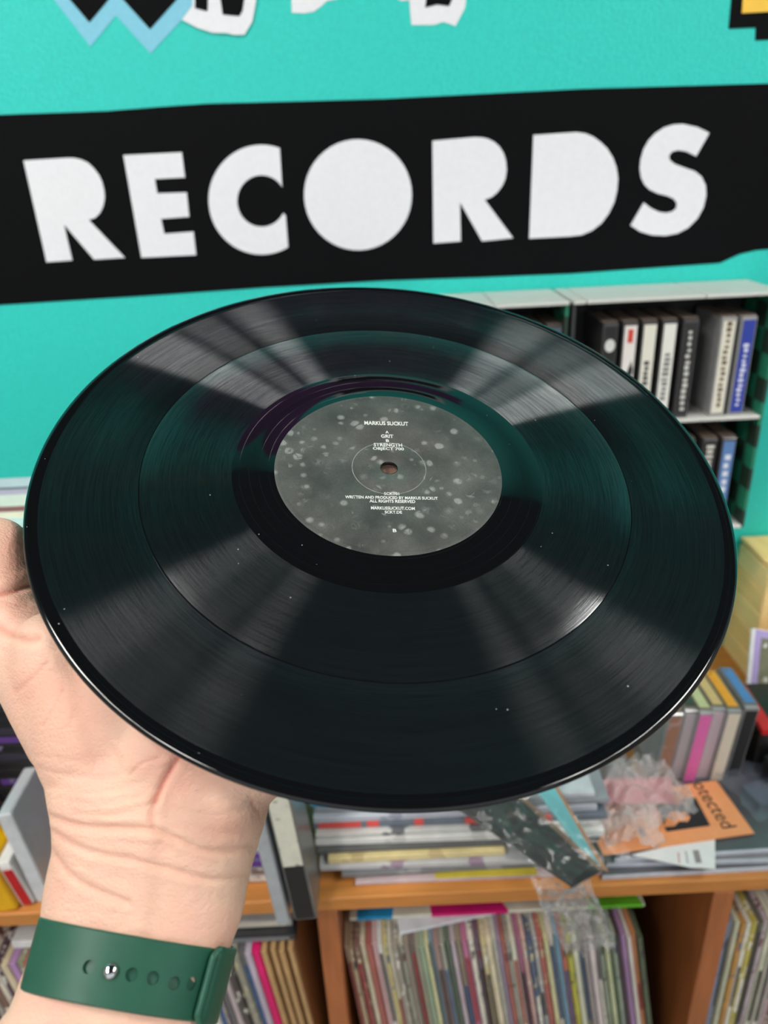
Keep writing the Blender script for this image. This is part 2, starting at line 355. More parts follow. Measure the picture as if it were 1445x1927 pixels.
CN = {'tan': (172, 150, 118), 'red': (176, 84, 74), 'pink': (214, 170, 176), 'cream': (214, 206, 172), 'yellow': (206, 196, 128), 'grey': (152, 146, 142), 'white': (216, 214, 208),
      'taupe': (136, 122, 110), 'charcoal': (84, 82, 84), 'green': (136, 158, 136), 'blue': (96, 132, 172), 'magenta': (168, 96, 128), 'lilac': (160, 128, 176), 'navy': (54, 76, 120), 'mustard': (190, 172, 60),
      'brown': (128, 98, 72), 'dark green': (60, 84, 64), 'orange': (204, 128, 60), 'black': (40, 40, 42), 'ivory': (230, 226, 212), 'silver': (182, 184, 186)}
mid = ['tan', 'tan', 'brown', 'cream', 'red', 'pink', 'white', 'yellow', 'cream', 'grey', 'white', 'taupe', 'charcoal', 'grey', 'green', 'cream', 'blue', 'taupe', 'grey', 'charcoal', 'silver', 'taupe', 'magenta', 'ivory', 'charcoal', 'yellow', 'cream',
       'white', 'lilac', 'red', 'grey', 'white', 'magenta', 'pink', 'navy', 'silver', 'red', 'cream', 'ivory', 'blue', 'red', 'mustard', 'ivory', 'taupe', 'grey', 'white', 'charcoal', 'grey', 'cream', 'dark green', 'silver', 'black', 'lilac', 'ivory', 'orange', 'dark green']
SH = .3931                                         # top of the middle board
def run(names, x, tilts, labfmt, group, th_rng, ztop=None, seedv=1, limit=None, size=.313):
    rnd = random.Random(seedv); n = len(names); prev = None
    for i, nm in enumerate(names):
        th = rnd.uniform(*th_rng); tilt = tilts[0]+(tilts[1]-tilts[0])*i/max(1, n-1)
        z = SH+math.cos(tilt)*size+.0004
        c = tuple(int(max(8, min(250, v*.74+g*.26+rnd.uniform(-10, 10)))) for v, g in zip(CN[nm], (186, 176, 160)))
        acc = None
        if rnd.random() < .55: acc = rnd.choice([(230, 226, 215), (70, 66, 70), (120, 60, 70), (90, 100, 130), (200, 190, 150)])
        ttl = (rnd.uniform(.45, .6), rnd.uniform(.7, .96), rnd.choice([(60, 55, 55), (225, 220, 205), (150, 60, 60), (60, 90, 130)])) if rnd.random() < .4 and th > .0042 else None
        lp(x, z, th, tilt, c, labfmt % (nm, ORD[i]), group, acc, y=.515+rnd.uniform(-.003, .005), title=ttl, size=size)
        x += (th+.0006)/math.cos(tilt)
    return x
xe = run(mid, -.0635, (math.radians(4.5), math.radians(10)), '%s spined record sleeve, %s from the left in the middle compartment', 'upright sleeves in the middle compartment', (.0036, .0062), seedv=3)
# right compartment
right = ['charcoal', 'blue', 'grey', 'cream', 'orange', 'ivory', 'mustard', 'dark green', 'silver', 'white', 'ivory', 'grey', 'pink', 'taupe', 'white', 'cream', 'brown', 'grey', 'ivory', 'blue', 'red']
run(right, .3275, (0.006, 0.006), '%s spined record sleeve, %s right of the right-hand wooden post', 'upright sleeves in the right compartment', (.004, .0066), seedv=9, size=.322)
# left compartment, from far left to the post
left = ['grey', 'brown', 'white', 'black', 'cream', 'lilac', 'taupe', 'red', 'grey', 'ivory', 'charcoal', 'tan', 'silver', 'white', 'grey', 'blue', 'taupe', 'cream', 'magenta', 'grey', 'ivory', 'brown', 'white', 'charcoal', 'silver', 'green', 'white', 'tan', 'ivory', 'grey', 'charcoal', 'silver', 'black', 'grey', 'charcoal', 'silver']
xe = run(left, -.4545, (math.radians(6.0), math.radians(5.2)), '%s spined record sleeve, %s from the left end of the left compartment', 'upright sleeves in the left compartment', (.0064, .0088), seedv=21)
MAG = (214, 24, 104)
lp(xe, SH+.313*math.cos(math.radians(5.2)), .0085, math.radians(5.2), MAG, 'bright magenta record sleeve beside the brown card sleeves', 'upright sleeves in the left compartment', size=.313)
x = xe+.0098; kr = 0
while x < -.119 and kr < 6:
    ti = math.radians(5.1-kr*.12)
    lp(x, SH+.313*math.cos(ti), .0056, ti, (186, 150, 104), 'plain brown card record sleeve, %s right of the magenta one' % ORD[kr], 'plain brown card sleeves', size=.313, y=.515+.002*(kr % 2)); x += .0092; kr += 1
XKR = x

# flat things lying on the upright sleeves
def flat(name, lo, hi, m, label, cat, group=None, rz=0., parts=None, bev=.0006, part='cover'):
    lo, hi = np.array(lo, float), np.array(hi, float); c = (lo+hi)/2; c[2] = lo[2]
    t = tag(empty(name, mw=Matrix.Translation(Vector(c)) @ Matrix.Rotation(rz, 4, 'Z')), label, cat, group)
    cbox(part, hi-lo, m, t, bev); 
    if parts: parts(t, hi-lo)
    return t
def strip(t, name, x0, x1, s, m, slant=0.):       # a printed patch running over the front edge on to the top
    h, d = s[2], s[1]
    pts = [(x0, -d/2+.0002, h+.0002), (x1, -d/2+.0002, h+.0002), (x1+slant, -d/2+.12, h+.0002), (x0+slant*.3, -d/2+.12, h+.0002)]
    slab(name, pts, (0, 0, 1), .0004, m, t)
    slab(name, [(x0, -d/2-.0002, .0005), (x1, -d/2-.0002, .0005), (x1, -d/2-.0002, h), (x0, -d/2-.0002, h)], (0, -1, 0), .0004, m, t)
def fp(t, s):
    strip(t, 'colour_patch', -.150, -.112, s, mat('blue_print', (40, 150, 205)), .02)
    strip(t, 'colour_patch', -.070, .012, s, mat('magenta_print', (218, 28, 120)), -.06)
    strip(t, 'colour_patch', .098, .156, s, mat('green_print', (112, 200, 48)), -.05)
LT = SH+.313+.0012
flat('record_sleeve', (-.058, .541, LT+.004), (.258, .856, LT+.0085), mat('ivory_card', (222, 218, 200), .4), 'off white record sleeve with blue, magenta and green patches lying flat on the others', 'record sleeve', parts=fp)
flat('paper_insert', (-.02, .536, LT), (.12, .70, LT+.003), mat('white_paper', (226, 228, 236), .5), 'white paper insert slipped under the flat patchwork sleeve', 'paper', rz=math.radians(10))
flat('record_sleeve', (-.415, .53, LT+.001), (-.272, .70, LT+.012), mat('white_card', (226, 226, 224), .4), 'white cased single with a light blue stripe lying at the far left', 'case',
     parts=lambda t, s: (strip(t, 'colour_patch', -.069, .069, (s[0], s[1]-.05, s[2]), mat('sky_print', (120, 190, 220))),), bev=.001)
def cdflat(name, lo, hi, body, sp, label, group=None, cat='disc case', rz=0., deco=None):
    lo, hi = np.array(lo, float), np.array(hi, float); s = hi-lo; c = (lo+hi)/2; c[2] = lo[2]
    t = tag(empty(name, mw=Matrix.Translation(Vector(c)) @ Matrix.Rotation(rz, 4, 'Z')), label, cat, group)
    cbox('tray', (s[0], s[1], s[2]*.42), mat('case_tray', body, .2, .08, coat=.4), t, .0006)
    cbox('lid', (s[0]*.998, s[1], s[2]*.52), mat('case_lid', body, .15, .1, coat=.5), t, .0006, (0, 0, s[2]*.46))
    cbox('spine_card', (s[0]*.9, .0005, s[2]*.66), mat('case_spine', sp, .4, .1, 150, accent=deco, acc_scale=160, acc_lo=.6) if deco else mat('case_spine', sp, .4, .08), t, 0, (0, -s[1]/2-.0003, s[2]*.17))
    return t
gcd = 'disc cases lying in the left compartment'
cdflat('disc_case', (-.252, .525, LT+.0005), (-.114, .65, LT+.0085), (46, 48, 52), (120, 124, 128), 'black disc case lying lowest on the left compartment sleeves', gcd)
cdflat('disc_case', (-.258, .535, LT+.009), (-.118, .66, LT+.020), (170, 168, 164), (215, 205, 188), 'clear disc case with cream insert on the black case', gcd)
cdflat('disc_case', (-.262, .545, LT+.0205), (-.120, .67, LT+.031), (196, 196, 198), (222, 222, 224), 'white disc case topmost of the pile under the shelf board', gcd)

# ------------------------------------------------------------------ on the shelf: middle pile of sleeves
gp = 'sleeves piled flat on the middle of the shelf'
pile = [(.315, -.045, .534, .004, (196, 176, 178), 'pinkish grey bottom sleeve of the middle pile', None), (.10, .035, .534, .0018, (196, 176, 60), 'thin yellow sleeve edge low in the middle pile', None),
        (.26, -.06, .540, .005, (118, 120, 122), 'mid grey sleeve near the foot of the middle pile', (150, 150, 152)), (.27, -.078, .541, .006, (190, 190, 192), 'light grey sleeve under the cream one in the pile', (150, 130, 150)),
        (.175, -.072, .546, .007, (226, 208, 152), 'cream yellow sleeve in the middle pile', (200, 180, 130)), (.28, -.082, .551, .006, (96, 98, 98), 'dark grey sleeve above the cream one in the pile', None),
        (.285, -.081, .553, .008, (222, 222, 218), 'broad white sleeve in the middle of the pile', (200, 200, 196)), (.28, -.083, .556, .006, (204, 204, 200), 'white sleeve with grey print under the red marked one', (110, 112, 115)),
        (.29, -.082, .560, .007, (110, 118, 130), 'slate sleeve with red marks in the pile', None), (.28, -.084, .562, .007, (186, 190, 200), 'pale blue grey sleeve in the upper pile', (150, 155, 170)),
        (.29, -.080, .566, .006, (150, 154, 160), 'grey sleeve second from the pile top', None), (.28, -.084, .568, .006, (205, 210, 216), 'white sleeve with a bright blue corner on the pile top', None)]
z = ST+.0003
for w, x0, y0, th, c, lab, acc in pile:
    def pp(t, s, c=c):
        if c == (110, 118, 130):
            for a, b2 in ((-.140, -.098), (-.092, -.080), (-.045, -.036), (.005, .09)):
                box('red_mark', (a, -s[1]/2-.0004, .001), (b2, -s[1]/2+.002, s[2]+.0003), mat('red_print', (226, 84, 78)), t)
        if c == (205, 210, 216): strip(t, 'blue_corner', -.139, -.11, s, mat('blue_print', (50, 160, 205)))
    y0 -= .0225
    o = flat('record_sleeve', (x0, y0, z), (x0+w, y0+.30, z+th), mat('pile_card', c, .45, .1, 60, accent=acc, acc_scale=50, acc_lo=.56) if acc else mat('pile_card', c, .45), lab, 'record sleeve', gp, math.radians(random.uniform(-1.2, 1.2)), pp)
    z += th+.0006
PT = z

# tall cases at the shelf's front edge
def tallcase(p, size, body, label, rz=0., ry=0., parts=None, cat='case', name='video_case', rx=0., group=None):
    t = tag(empty(name, mw=Matrix.Translation(Vector(p)) @ Matrix.Rotation(rz, 4, 'Z') @ Matrix.Rotation(ry, 4, 'Y') @ Matrix.Rotation(rx, 4, 'X')), label, cat, group)
    cbox('shell', size, body, t, .0015, (0, size[1]/2, 0))
    if parts: parts(t, size)
    return t
def vp(t, s):
    cbox('spine_label', (s[0]*.82, .0005, s[2]*.53), mat('spine_label', (206, 204, 188), .5, .06, 90, accent=(150, 148, 138), acc_scale=120, acc_lo=.62), t, 0, (0, -.0003, s[2]*.455))
    cbox('spine_foot', (s[0]*.8, .0005, s[2]*.43), mat('black_spine', (26, 26, 28), .4), t, 0, (0, -.0003, s[2]*.02))
vx = atZ(577, 1717, ST)
tallcase((vx[0], .478, ST+.0005), (.022, .05, .16), mat('grey_case', (108, 106, 102), .3), 'tall case with white upper and black lower spine at the shelf edge', ry=math.radians(-4), parts=vp)
gx = atZ(556, 1722, ST)
tallcase((gx[0]-.010, .474, ST+.0005), (.010, .13, .16), mat('light_grey_case', (188, 192, 196), .25, .05), 'thin light grey plastic case left of the black and white spine', ry=math.radians(-4),
         parts=lambda t, s: cbox('hinge', (s[0]*1.15, .004, s[2]*.98), mat('hinge_grey', (160, 164, 168), .3), t, .0008, (0, .0015, .001)))

# disc towers behind the hand
gt = 'disc cases stacked behind the hand'
tops = [((196, 214, 216), (208, 218, 220), 'pale grey'), ((198, 200, 204), (222, 224, 226), 'white'), ((120, 118, 128), (150, 148, 160), 'grey'), ((205, 205, 200), (216, 216, 206), 'ivory'), ((130, 70, 76), (140, 66, 74), 'maroon'), ((214, 206, 186), (226, 220, 196), 'cream'), ((205, 200, 188), (214, 208, 190), 'beige')]
z = ST+.0003; n = 35
for i in range(n):
    k = n-1-i
    if k < len(tops): b, s_, nm = tops[k]; lab = '%s disc case, %s from the top of the tall stack left of the record' % (nm, ORD[k])
    else:
        pu = i in (4, 5, 9, 14); b = (36, 35, 42) if i not in (6,) else (132, 110, 108); s_ = (88, 52, 128) if pu else ((20, 20, 24) if i % 3 else (48, 44, 58))
        lab = '%s disc case, %s from the bottom of the tall stack behind the hand' % ('purple spined' if pu else 'black', ORD[i])
    dx = random.uniform(-.002, .002)
    cdflat('disc_case', (-.402+dx, .57, z), (-.262+dx, .69, z+.0103), b, s_, lab, gt, rz=random.uniform(-.012, .012), deco=(120, 110, 140) if (k >= len(tops) and i % 4 == 1) else None); z += .0106
stripes = tag(cdflat('disc_case', (-.412, .568, z), (-.255, .694, z+.006), (205, 222, 222), (226, 218, 196), 'flat case with a pale striped cover on top of the tall stack'), group=gt)
zc = z+.0062; so_ = np.array([-.3335, .631, z])
for ya, yb_, c_ in ((886, 917, (192, 200, 208)), (917, 921, (84, 88, 98)), (921, 931, (186, 168, 192)), (931, 953, (214, 218, 206)), (953, 963, (142, 78, 80)), (963, 975, (232, 224, 202))):
    Ya, Yb = atZ(20, yb_, zc)[1]-so_[1], atZ(20, ya, zc)[1]-so_[1]
    box('cover_stripe', (-.0775, max(-.0625, Ya), .0060), (.0775, min(.0625, Yb), .0062), mat('stripe_print', c_, .4, .05), stripes)
lowr = [((190, 178, 170), (214, 202, 192), (150, 140, 132), 'pinkish white disc case lowest beside the grey thin case'), ((150, 148, 146), (120, 104, 100), (190, 184, 180), 'grey brown disc case second in the low stack by the grey thin case'), ((120, 116, 140), (92, 50, 140), None, 'purple disc case third in the low stack by the grey thin case'), ((150, 146, 168), (96, 54, 146), None, 'purple disc case fourth in the low stack by the grey thin case'),
        ((170, 172, 174), (206, 208, 210), (90, 90, 92), 'white disc case with dark marks atop the low stack'), ((60, 60, 64), (44, 44, 48), None, 'black disc case topmost of the low stack behind the wrist')]
z = ST+.0003
for b, s_, dc, lab in lowr:
    dx = random.uniform(-.002, .002); cdflat('disc_case', (-.256+dx, .522, z), (-.1155+dx, .647, z+.0103), b, s_, lab, 'low disc stack beside the wrist', deco=dc); z += .0106

# left end: upright boxes in front of the tower
yx = atZ(25, 1716, ST)
tallcase((yx[0]-.006, .503, ST+.0004), (.021, .10, .062), mat('yellow_card', (226, 172, 10), .4, .06), 'bright yellow box at the left end of the shelf', ry=math.radians(-9),
         parts=lambda t, s: cbox('lid_seam', (s[0]*1.01, .0006, .0012), mat('yellow_dark', (176, 126, 8)), t, 0, (0, -.0003, s[2]*.97)), name='card_box', cat='box')
def rb(t, s):
    cbox('red_spine', (s[0]*.72, .0005, s[2]*.86), mat('red_spine', (186, 22, 30), .4, .05), t, 0, (.001, -.0003, s[2]*.04))
    cbox('white_lid', (s[0]*1.02, s[1], .004), mat('white_lid', (232, 230, 226)), t, .0006, (0, s[1]/2, s[2]+.0002))
rxp = atZ(62, 1706, ST)
tallcase((rxp[0]-.005, .508, ST+.0004), (.013, .09, .056), mat('white_box', (226, 222, 218), .4), 'white box with a red spine between the yellow box and plastic case', ry=math.radians(-10), parts=rb, name='card_box', cat='box')
pxp = atZ(92, 1700, ST)
tallcase((pxp[0]-.005, .512, ST+.0004), (.013, .06, .118), mat('frosted_case', (188, 190, 194), .3, .06, coat=.3), 'frosted grey plastic case left of the wrist', ry=math.radians(-5),
         parts=lambda t, s: (cbox('rim', (s[0]*1.1, .005, s[2]*.99), mat('frosted_rim', (205, 207, 210), .25), t, .001, (0, .0018, 0)),), name='plastic_case')
for i, (c, nm) in enumerate([((150, 148, 144), 'grey'), ((176, 140, 100), 'tan'), ((62, 100, 150), 'blue'), ((40, 44, 42), 'black')]):
    tallcase((-.452+i*.0125, .52+.004*i, ST+.0004), (.0105, .125, .122), mat('case_end', c, .35, .08, coat=.3), '%s upright case, %s from the left at the shelf end' % (nm, ORD[i]), ry=0.0,
             parts=lambda t, s: cbox('spine_card', (s[0]*.8, .0005, s[2]*.92), mat('pale_spine', (196, 194, 188)), t, 0, (0, -.0003, s[2]*.04)), name='upright_case', group='upright cases at the left end')

# ------------------------------------------------------------------ right end of the shelf
crate = tag(empty('wooden_crate', (.474, .80, ST+.0003)), 'pale yellow wooden crate with slatted sides by the turquoise wall', 'crate')
pw_ = [mat('pale_pine', (255, 216, 150), .55, .08, 14, .05, stretch=(6, 1, 6)), mat('pale_pine', (252, 208, 138), .55, .08, 14, .05, stretch=(6, 1, 6))]
for k in range(5): box('slat', (0, .001, .0335*k), (.006, .077, .0335*k+.0318), pw_[k % 2], crate, .0012)
for k in range(5): box('slat', (.0062, 0, .0335*k), (.16, .006, .0335*k+.0318), pw_[k % 2], crate, .0012)
box('corner_post', (-.0005, -.003, 0), (.009, .0009, .169), pw_[0], crate, .001)
box('lid', (-.001, -.003, .1695), (.161, .077, .1745), pw_[1], crate, .001)
box('back_board', (.0065, .070, 0), (.16, .076, .169), pw_[0], crate)

# leaning cassettes
gl = 'leaning cassettes at the right of the shelf'
cs = [(1214, 1440, (150, 110, 90), 'brown tinted cassette leftmost of the leaning row', clear_m, (170, 140, 130)), (1246, 1446, (176, 168, 172), 'clear grey cassette left of the pink one', clear_m, None),
      (1272, 1452, (226, 110, 176), 'clear cassette with a bright pink card in the leaning row', clear_m, None), (1300, 1456, (196, 176, 184), 'rosy clear cassette between pink and cream ones', clear_m, None),
      (1328, 1462, (222, 210, 190), 'cream spined cassette left of the black one on the shelf', clear_m, None), (1362, 1462, (34, 33, 34), 'black spined cassette at the right of the leaning row', clear_m, None)]
TOPC = [(176, 160, 130), (60, 74, 66), (196, 200, 150), (206, 178, 120), (230, 160, 40), (82, 130, 185)]
for i, (px, py, card, lab, cm, acc) in enumerate(cs):
    p = atZ(px, py, ST+.001)
    def tp(t, w, h, c=TOPC[i]):
        cbox('top_card', (w*.7, .06, .0005), mat('top_print', c, .4, .08, 60, accent=(110, 90, 60), acc_scale=90, acc_lo=.62), t, 0, (0, .036, h+.0014))
    cassette((p[0], .612+.004*(i % 2), ST+.0008), card, lab, gl, case=cm, ry=math.radians(4.5), deco=tp, accent=acc, w=.0158)

# dark sleeves, papers and flyer
gd = 'dark plastic covered sleeves at the right shelf edge'
zz = ST+.0003
for i, (x0, x1, y0, rz_, c, nm) in enumerate([(.196, .50, .508, .4, (92, 92, 96), 'charcoal'), (.204, .505, .513, -1.2, (112, 113, 116), 'mid grey'), (.21, .50, .52, 1.0, (84, 84, 88), 'dark grey')]):
    flat('record_sleeve', (x0, y0, zz), (x1, y0+.098, zz+.0045), mat('dark_sleeve', c, .3, .1, 40, coat=.3), '%s plastic covered sleeve, %s from the bottom under the orange flyer' % (nm, ORD[i]), 'record sleeve', gd, math.radians(rz_),
         lambda t, s: cbox('film_edge', (s[0]*1.006, .0012, s[2]*1.1), mat('film_edge', (196, 200, 210), .15), t, 0, (0, -s[1]/2-.0005, 0)))
    zz += .0052
tri = [atZ(x, y, zz+.0012) for x, y in ((1188, 1608), (1345, 1572), (1346, 1634), (1300, 1632))]
lf = tag(empty('leaflet', tri[0]), 'white printed leaflet sticking out under the orange flyer', 'leaflet')
slab('sheet', [p-tri[0] for p in tri], (0, 0, 1), .0009, mat('white_paper', (236, 234, 234), .5, .03), lf)
for k in range(3):
    a = atZ(1275+k*14, 1604-2*k, zz+.0014); b2 = atZ(1277+k*16, 1624, zz+.0014)
    d = np.array([.0012, 0, 0]) if k != 2 else np.array([.006, 0, 0])
    slab('print_line', [q-tri[0] for q in (a, a+d, b2+d, b2)], (0, 0, 1), .0001, mat('grey_print', (150, 140, 140)) if k else mat('red_line', (196, 120, 116)), lf)
FZ = zz+.0026
BR = np.array([.356, .5365, FZ]); fu = np.array([-.9935, -.11, 0]); fu /= np.linalg.norm(fu); fv = np.array([-fu[1], fu[0], 0]); fv = -fv if fv[1] < 0 else fv
flyer = tag(empty('flyer', BR), 'orange flyer with black print lying among plastic bags', 'flyer')
FQ = lambda a, b2, h=0: fu*a+fv*b2+np.array([0, 0, h])
slab('sheet', [FQ(0, 0), FQ(0, .072), FQ(.158, .072), FQ(.158, 0)], (0, 0, 1), .001, mat('orange_paper', (244, 162, 108), .5, .04), flyer)
inkb = mat('black_ink', (34, 34, 38), .5)
slab('printed_picture', [FQ(.038, .016, .0002), FQ(.034, .053, .0002), FQ(.078, .055, .0002), FQ(.085, .016, .0002)], (0, 0, 1), .0001, inkb, flyer)
slab('printed_figure', [FQ(a, b2, .0004) for a, b2 in ((.085, .022), (.074, .021), (.066, .026), (.058, .024), (.052, .030), (.055, .033), (.051, .037), (.060, .036), (.066, .040), (.073, .037), (.079, .030))], (0, 0, 1), .0001, mat('orange_paper', (244, 162, 108), .5, .04), flyer)
for a, b2, s in ((.055, .047, .003), (.048, .044, .002), (.051, .050, .0016)):
    slab('printed_figure', [FQ(a, b2, .0004), FQ(a+s, b2, .0004), FQ(a+s, b2+s*1.6, .0004), FQ(a, b2+s*2, .0004)], (0, 0, 1), .0001, mat('orange_paper', (244, 162, 108), .5, .04), flyer)
slab('printed_mark', [FQ(.112, .014, .0002), FQ(.106, .014, .0002), FQ(.106, .026, .0002), FQ(.112, .026, .0002)], (0, 0, 1), .0001, mat('brown_ink', (120, 70, 50)), flyer)
print_text('printed_lettering', 'otected', FQ(.0205, .041, .0003), -fv, -fu, .062, .0155, inkb, flyer, .0)

# crumpled film
def crumple(name, origin, ux, uy, uz, w, h, amp, seedv, nx, ny, mtl, parent=None, label=None, cat=None, fall=None, freq=14.):
    ux, uy, uz = [np.array(a, float)/np.linalg.norm(a) for a in (ux, uy, uz)]; o = np.array(origin, float); v, f = [], []
    for j in range(ny+1):
        for i in range(nx+1):
            s, t = i/nx, j/ny
            q = Vector((s*w*freq*6+seedv*3.1, t*h*freq*6, seedv))
            r = noise.ridged_multi_fractal(q*.5, 1.0, 2.0, 4, 1.0, 2.0)
            d = (abs(noise.noise(q*.5))*1.3+abs(noise.noise(q*1.3+Vector((9, 3, 1))))*.55)*amp*.7 + amp*.8*noise.noise(q*.2)
            ex = noise.noise(Vector((t*5, seedv*2, 0)))*w*.08*(1 if s > .5 else -1)*abs(2*s-1)
            ey = noise.noise(Vector((s*5, seedv*5, 1)))*h*.10*abs(2*t-1)
            p = ux*(s*w+ex)+uy*(t*h+ey)+uz*d
            if fall: p = p+np.array(fall(s, t))
            v.append(p); 
    for j in range(ny):
        for i in range(nx): a = j*(nx+1)+i; f.append((a, a+1, a+nx+2, a+nx+1))
    me = pyd(name, v, f); ob = link(name, me, mtl, parent, True)
    if parent is None: ob.location = o
    else: ob.location = o
    if label: tag(ob, label, cat)
    return ob
film = plastic_film('clear_film', .03); film2 = plastic_film('hazy_film', .32, (240, 236, 236)); film3 = plastic_film('hanging_film', .18, (240, 240, 240))
bag = tag(empty('plastic_bag', (.235, .545, FZ+.002)), 'crumpled clear plastic bag with a pink slip lying on the flyer', 'bag')
slab('pink_slip', [(-.03, .03, .008), (.052, .022, .011), (.058, .055, .014), (-.035, .062, .010)], (0, 0, 1), .0006, mat('pink_paper', (232, 130, 140), .5), bag)
crumple('film', (-.058, -.012, .010), (1, .1, 0), (0, 1, 0), (0, 0, 1), .125, .088, .020, 3, 70, 56, film2, bag, freq=24., fall=lambda s, t: (0, 0, .016*math.sin(math.pi*s)*math.sin(math.pi*t)))
crumple('film', (-.03, -.018, .002), (1, -.1, 0), (0, 1, 0), (0, 0, 1), .055, .045, .018, 8, 44, 44, film2, bag, freq=26., fall=lambda s, t: (0, 0, .016*math.sin(math.pi*s)*math.sin(math.pi*t)))
pocket = tag(empty('plastic_sleeve', (.365, .545, FZ+.004)), 'smooth clear plastic pocket at the right frame edge beside the flyer', 'sleeve')
crumple('film', (0, 0, .002), (1, .35, 0), (-.3, 1, 0), (0, 0, 1), .12, .07, .003, 12, 40, 30, plastic_film('pocket_film', .2, (150, 155, 175)), pocket)
slab('slip', [(.012, .02, .001), (.06, .036, .001), (.05, .062, .001), (.004, .05, .001)], (0, 0, 1), .0006, mat('slate_card', (92, 96, 112), .4), pocket)

# black printed sleeve in clear plastic hanging over the edge, teal sleeve beside it
q = [atZ(862, 1520, .905), atZ(985, 1478, .905), atZ(1128, 1640, .878), atZ(1078, 1668, .878)]
bs = tag(empty('record_sleeve', q[0]), 'black printed sleeve in crinkled clear plastic hanging over the shelf edge', 'record sleeve')
nq = np.cross(q[1]-q[0], q[3]-q[0]); nq /= np.linalg.norm(nq); nq = nq if nq[2] > 0 else -nq
back = (q[0]-q[3])*.55
slab('cover', [p-q[0] for p in (q[0]+back, q[1]+back, q[2], q[3])], nq, .003, mat('black_cover', (44, 41, 40), .3, .3, 40, accent=(84, 70, 58), acc_scale=30, acc_lo=.62), bs)
slab('card_edge', [p-q[0]+nq*.0003 for p in (q[1]+back, q[1]+back+(q[1]-q[0])*.06, q[2]+(q[1]-q[0])*.07, q[2])], nq, .0034, mat('brown_edge', (120, 92, 70)), bs)
ua = q[2]-q[3]; ub = (q[3]-q[0])
crumple('film', -ub*.4-ua*.25+nq*.004, q[1]-q[0], ub, nq, np.linalg.norm(q[1]-q[0])*1.15, np.linalg.norm(ub)*1.35, .008, 5, 60, 70, film, bs)
hang = atY(1040, 1650, .452)
crumple('film', hang-q[0]+np.array([-.02, 0, 0]), (1, 0, 0), (.24, .10, -1), (0, -1, 0), .052, .165, .016, 17, 50, 110, film3, bs, fall=lambda s, t: (.012*t, .030*t, 0), freq=44.)
q2 = [atZ(1004, 1480, .897), atZ(1060, 1492, .897), atZ(1133, 1636, .868), atZ(1122, 1642, .868)]
ts = tag(empty('record_sleeve', q2[0]), 'teal blue sleeve wedged between the black sleeve and the flyer', 'record sleeve')
n2 = np.cross(q2[1]-q2[0], q2[3]-q2[0]); n2 /= np.linalg.norm(n2); n2 = n2 if n2[2] > 0 else -n2
bk2 = (q2[0]-q2[3])*.4
slab('cover', [p-q2[0] for p in (q2[0]+bk2, q2[1]+bk2, q2[2], q2[3])], n2, .003, mat('teal_cover', (112, 186, 192), .35, .06, 40, accent=(90, 140, 140), acc_scale=40, acc_lo=.64), ts)
slab('card_edge', [p-q2[0] for p in (q2[1]+bk2, q2[1]+bk2+np.array([.004, 0, -.003]), q2[2]+np.array([.006, 0, -.003]), q2[2])], n2, .003, mat('kraft_edge', (176, 122, 88)), ts)

# magazine, red edged box and black case at the right frame edge
pm = atY(1416, 1182, .755); ML = (pm[2]-ST-.006)/math.cos(math.radians(32))-.032*0-.03; mg = tag(empty('magazine', mw=Matrix.Translation(Vector(pm)) @ Matrix.Rotation(math.radians(14), 4, 'Y') @ Matrix.Rotation(math.radians(-32), 4, 'X')), 'magazine with a lilac and white border at the right edge', 'magazine')
box('page_block', (0, 0, -ML), (.12, .004, 0), mat('white_pages', (238, 236, 238), .5), mg, .0005)
box('cover', (.004, -.0006, -ML), (.12, 0, -.001), mat('lilac_cover', (176, 160, 214), .4), mg)
box('cover_picture', (.012, -.0009, -ML), (.12, -.0004, -.010), mat('cover_print', (120, 122, 96), .4, .2, 60, accent=(240, 240, 238), acc_scale=45, acc_lo=.58), mg)
yb = atY(1425, 1240, .775); YL = (yb[2]-ST-.002)/math.cos(math.radians(32))-.003; ybx = tag(empty('magazine', mw=Matrix.Translation(Vector(yb)) @ Matrix.Rotation(math.radians(10), 4, 'Y') @ Matrix.Rotation(math.radians(-32), 4, 'X')), 'yellow magazine behind the lilac bordered one', 'magazine')
box('page_block', (0, 0, -YL), (.12, .004, .01), mat('yellow_pages', (222, 190, 30), .5), ybx, .0005)
box('cover', (.0, -.0006, -YL), (.12, 0, .009), mat('yellow_cover', (232, 200, 40), .4), ybx)
pr = atZ(1420, 1350, .875)
rbx = tag(empty('video_case', mw=Matrix.Translation(Vector((pr[0]+.020, pr[1]-.02, ST+.0005)))), 'black case with a bright red edge at the right of the shelf', 'case')
box('shell', (-.022, .0, 0), (.05, .075, .078), mat('black_case', (24, 24, 26), .3, .1), rbx, .002)
slab('red_edge', [(-.024, -.006, .079), (-.010, -.006, .079), (-.008, .07, .0795), (-.022, .07, .0795)], (0, 0, 1), .006, mat('red_edge', (206, 20, 30), .35), rbx)
pb = atZ(1425, 1420, .83); bx2 = tag(empty('black_box', mw=Matrix.Translation(Vector((.412, .615, ST+.0165))) @ Matrix.Rotation(math.radians(8), 4, 'Z')), 'black box with a round white mark behind the plastic pocket', 'box')
box('shell', (-.014, -.028, 0), (.09, .0, .03), mat('black_card', (30, 31, 32), .4, .15, 50), bx2, .001)
link('round_mark', pyd('round_mark', [(.004+.008*math.cos(a), -.012+.008*math.sin(a), .0303) for a in np.linspace(0, 6.283, 20, endpoint=False)], [list(range(20))]), mat('pale_mark', (190, 194, 196)), bx2)

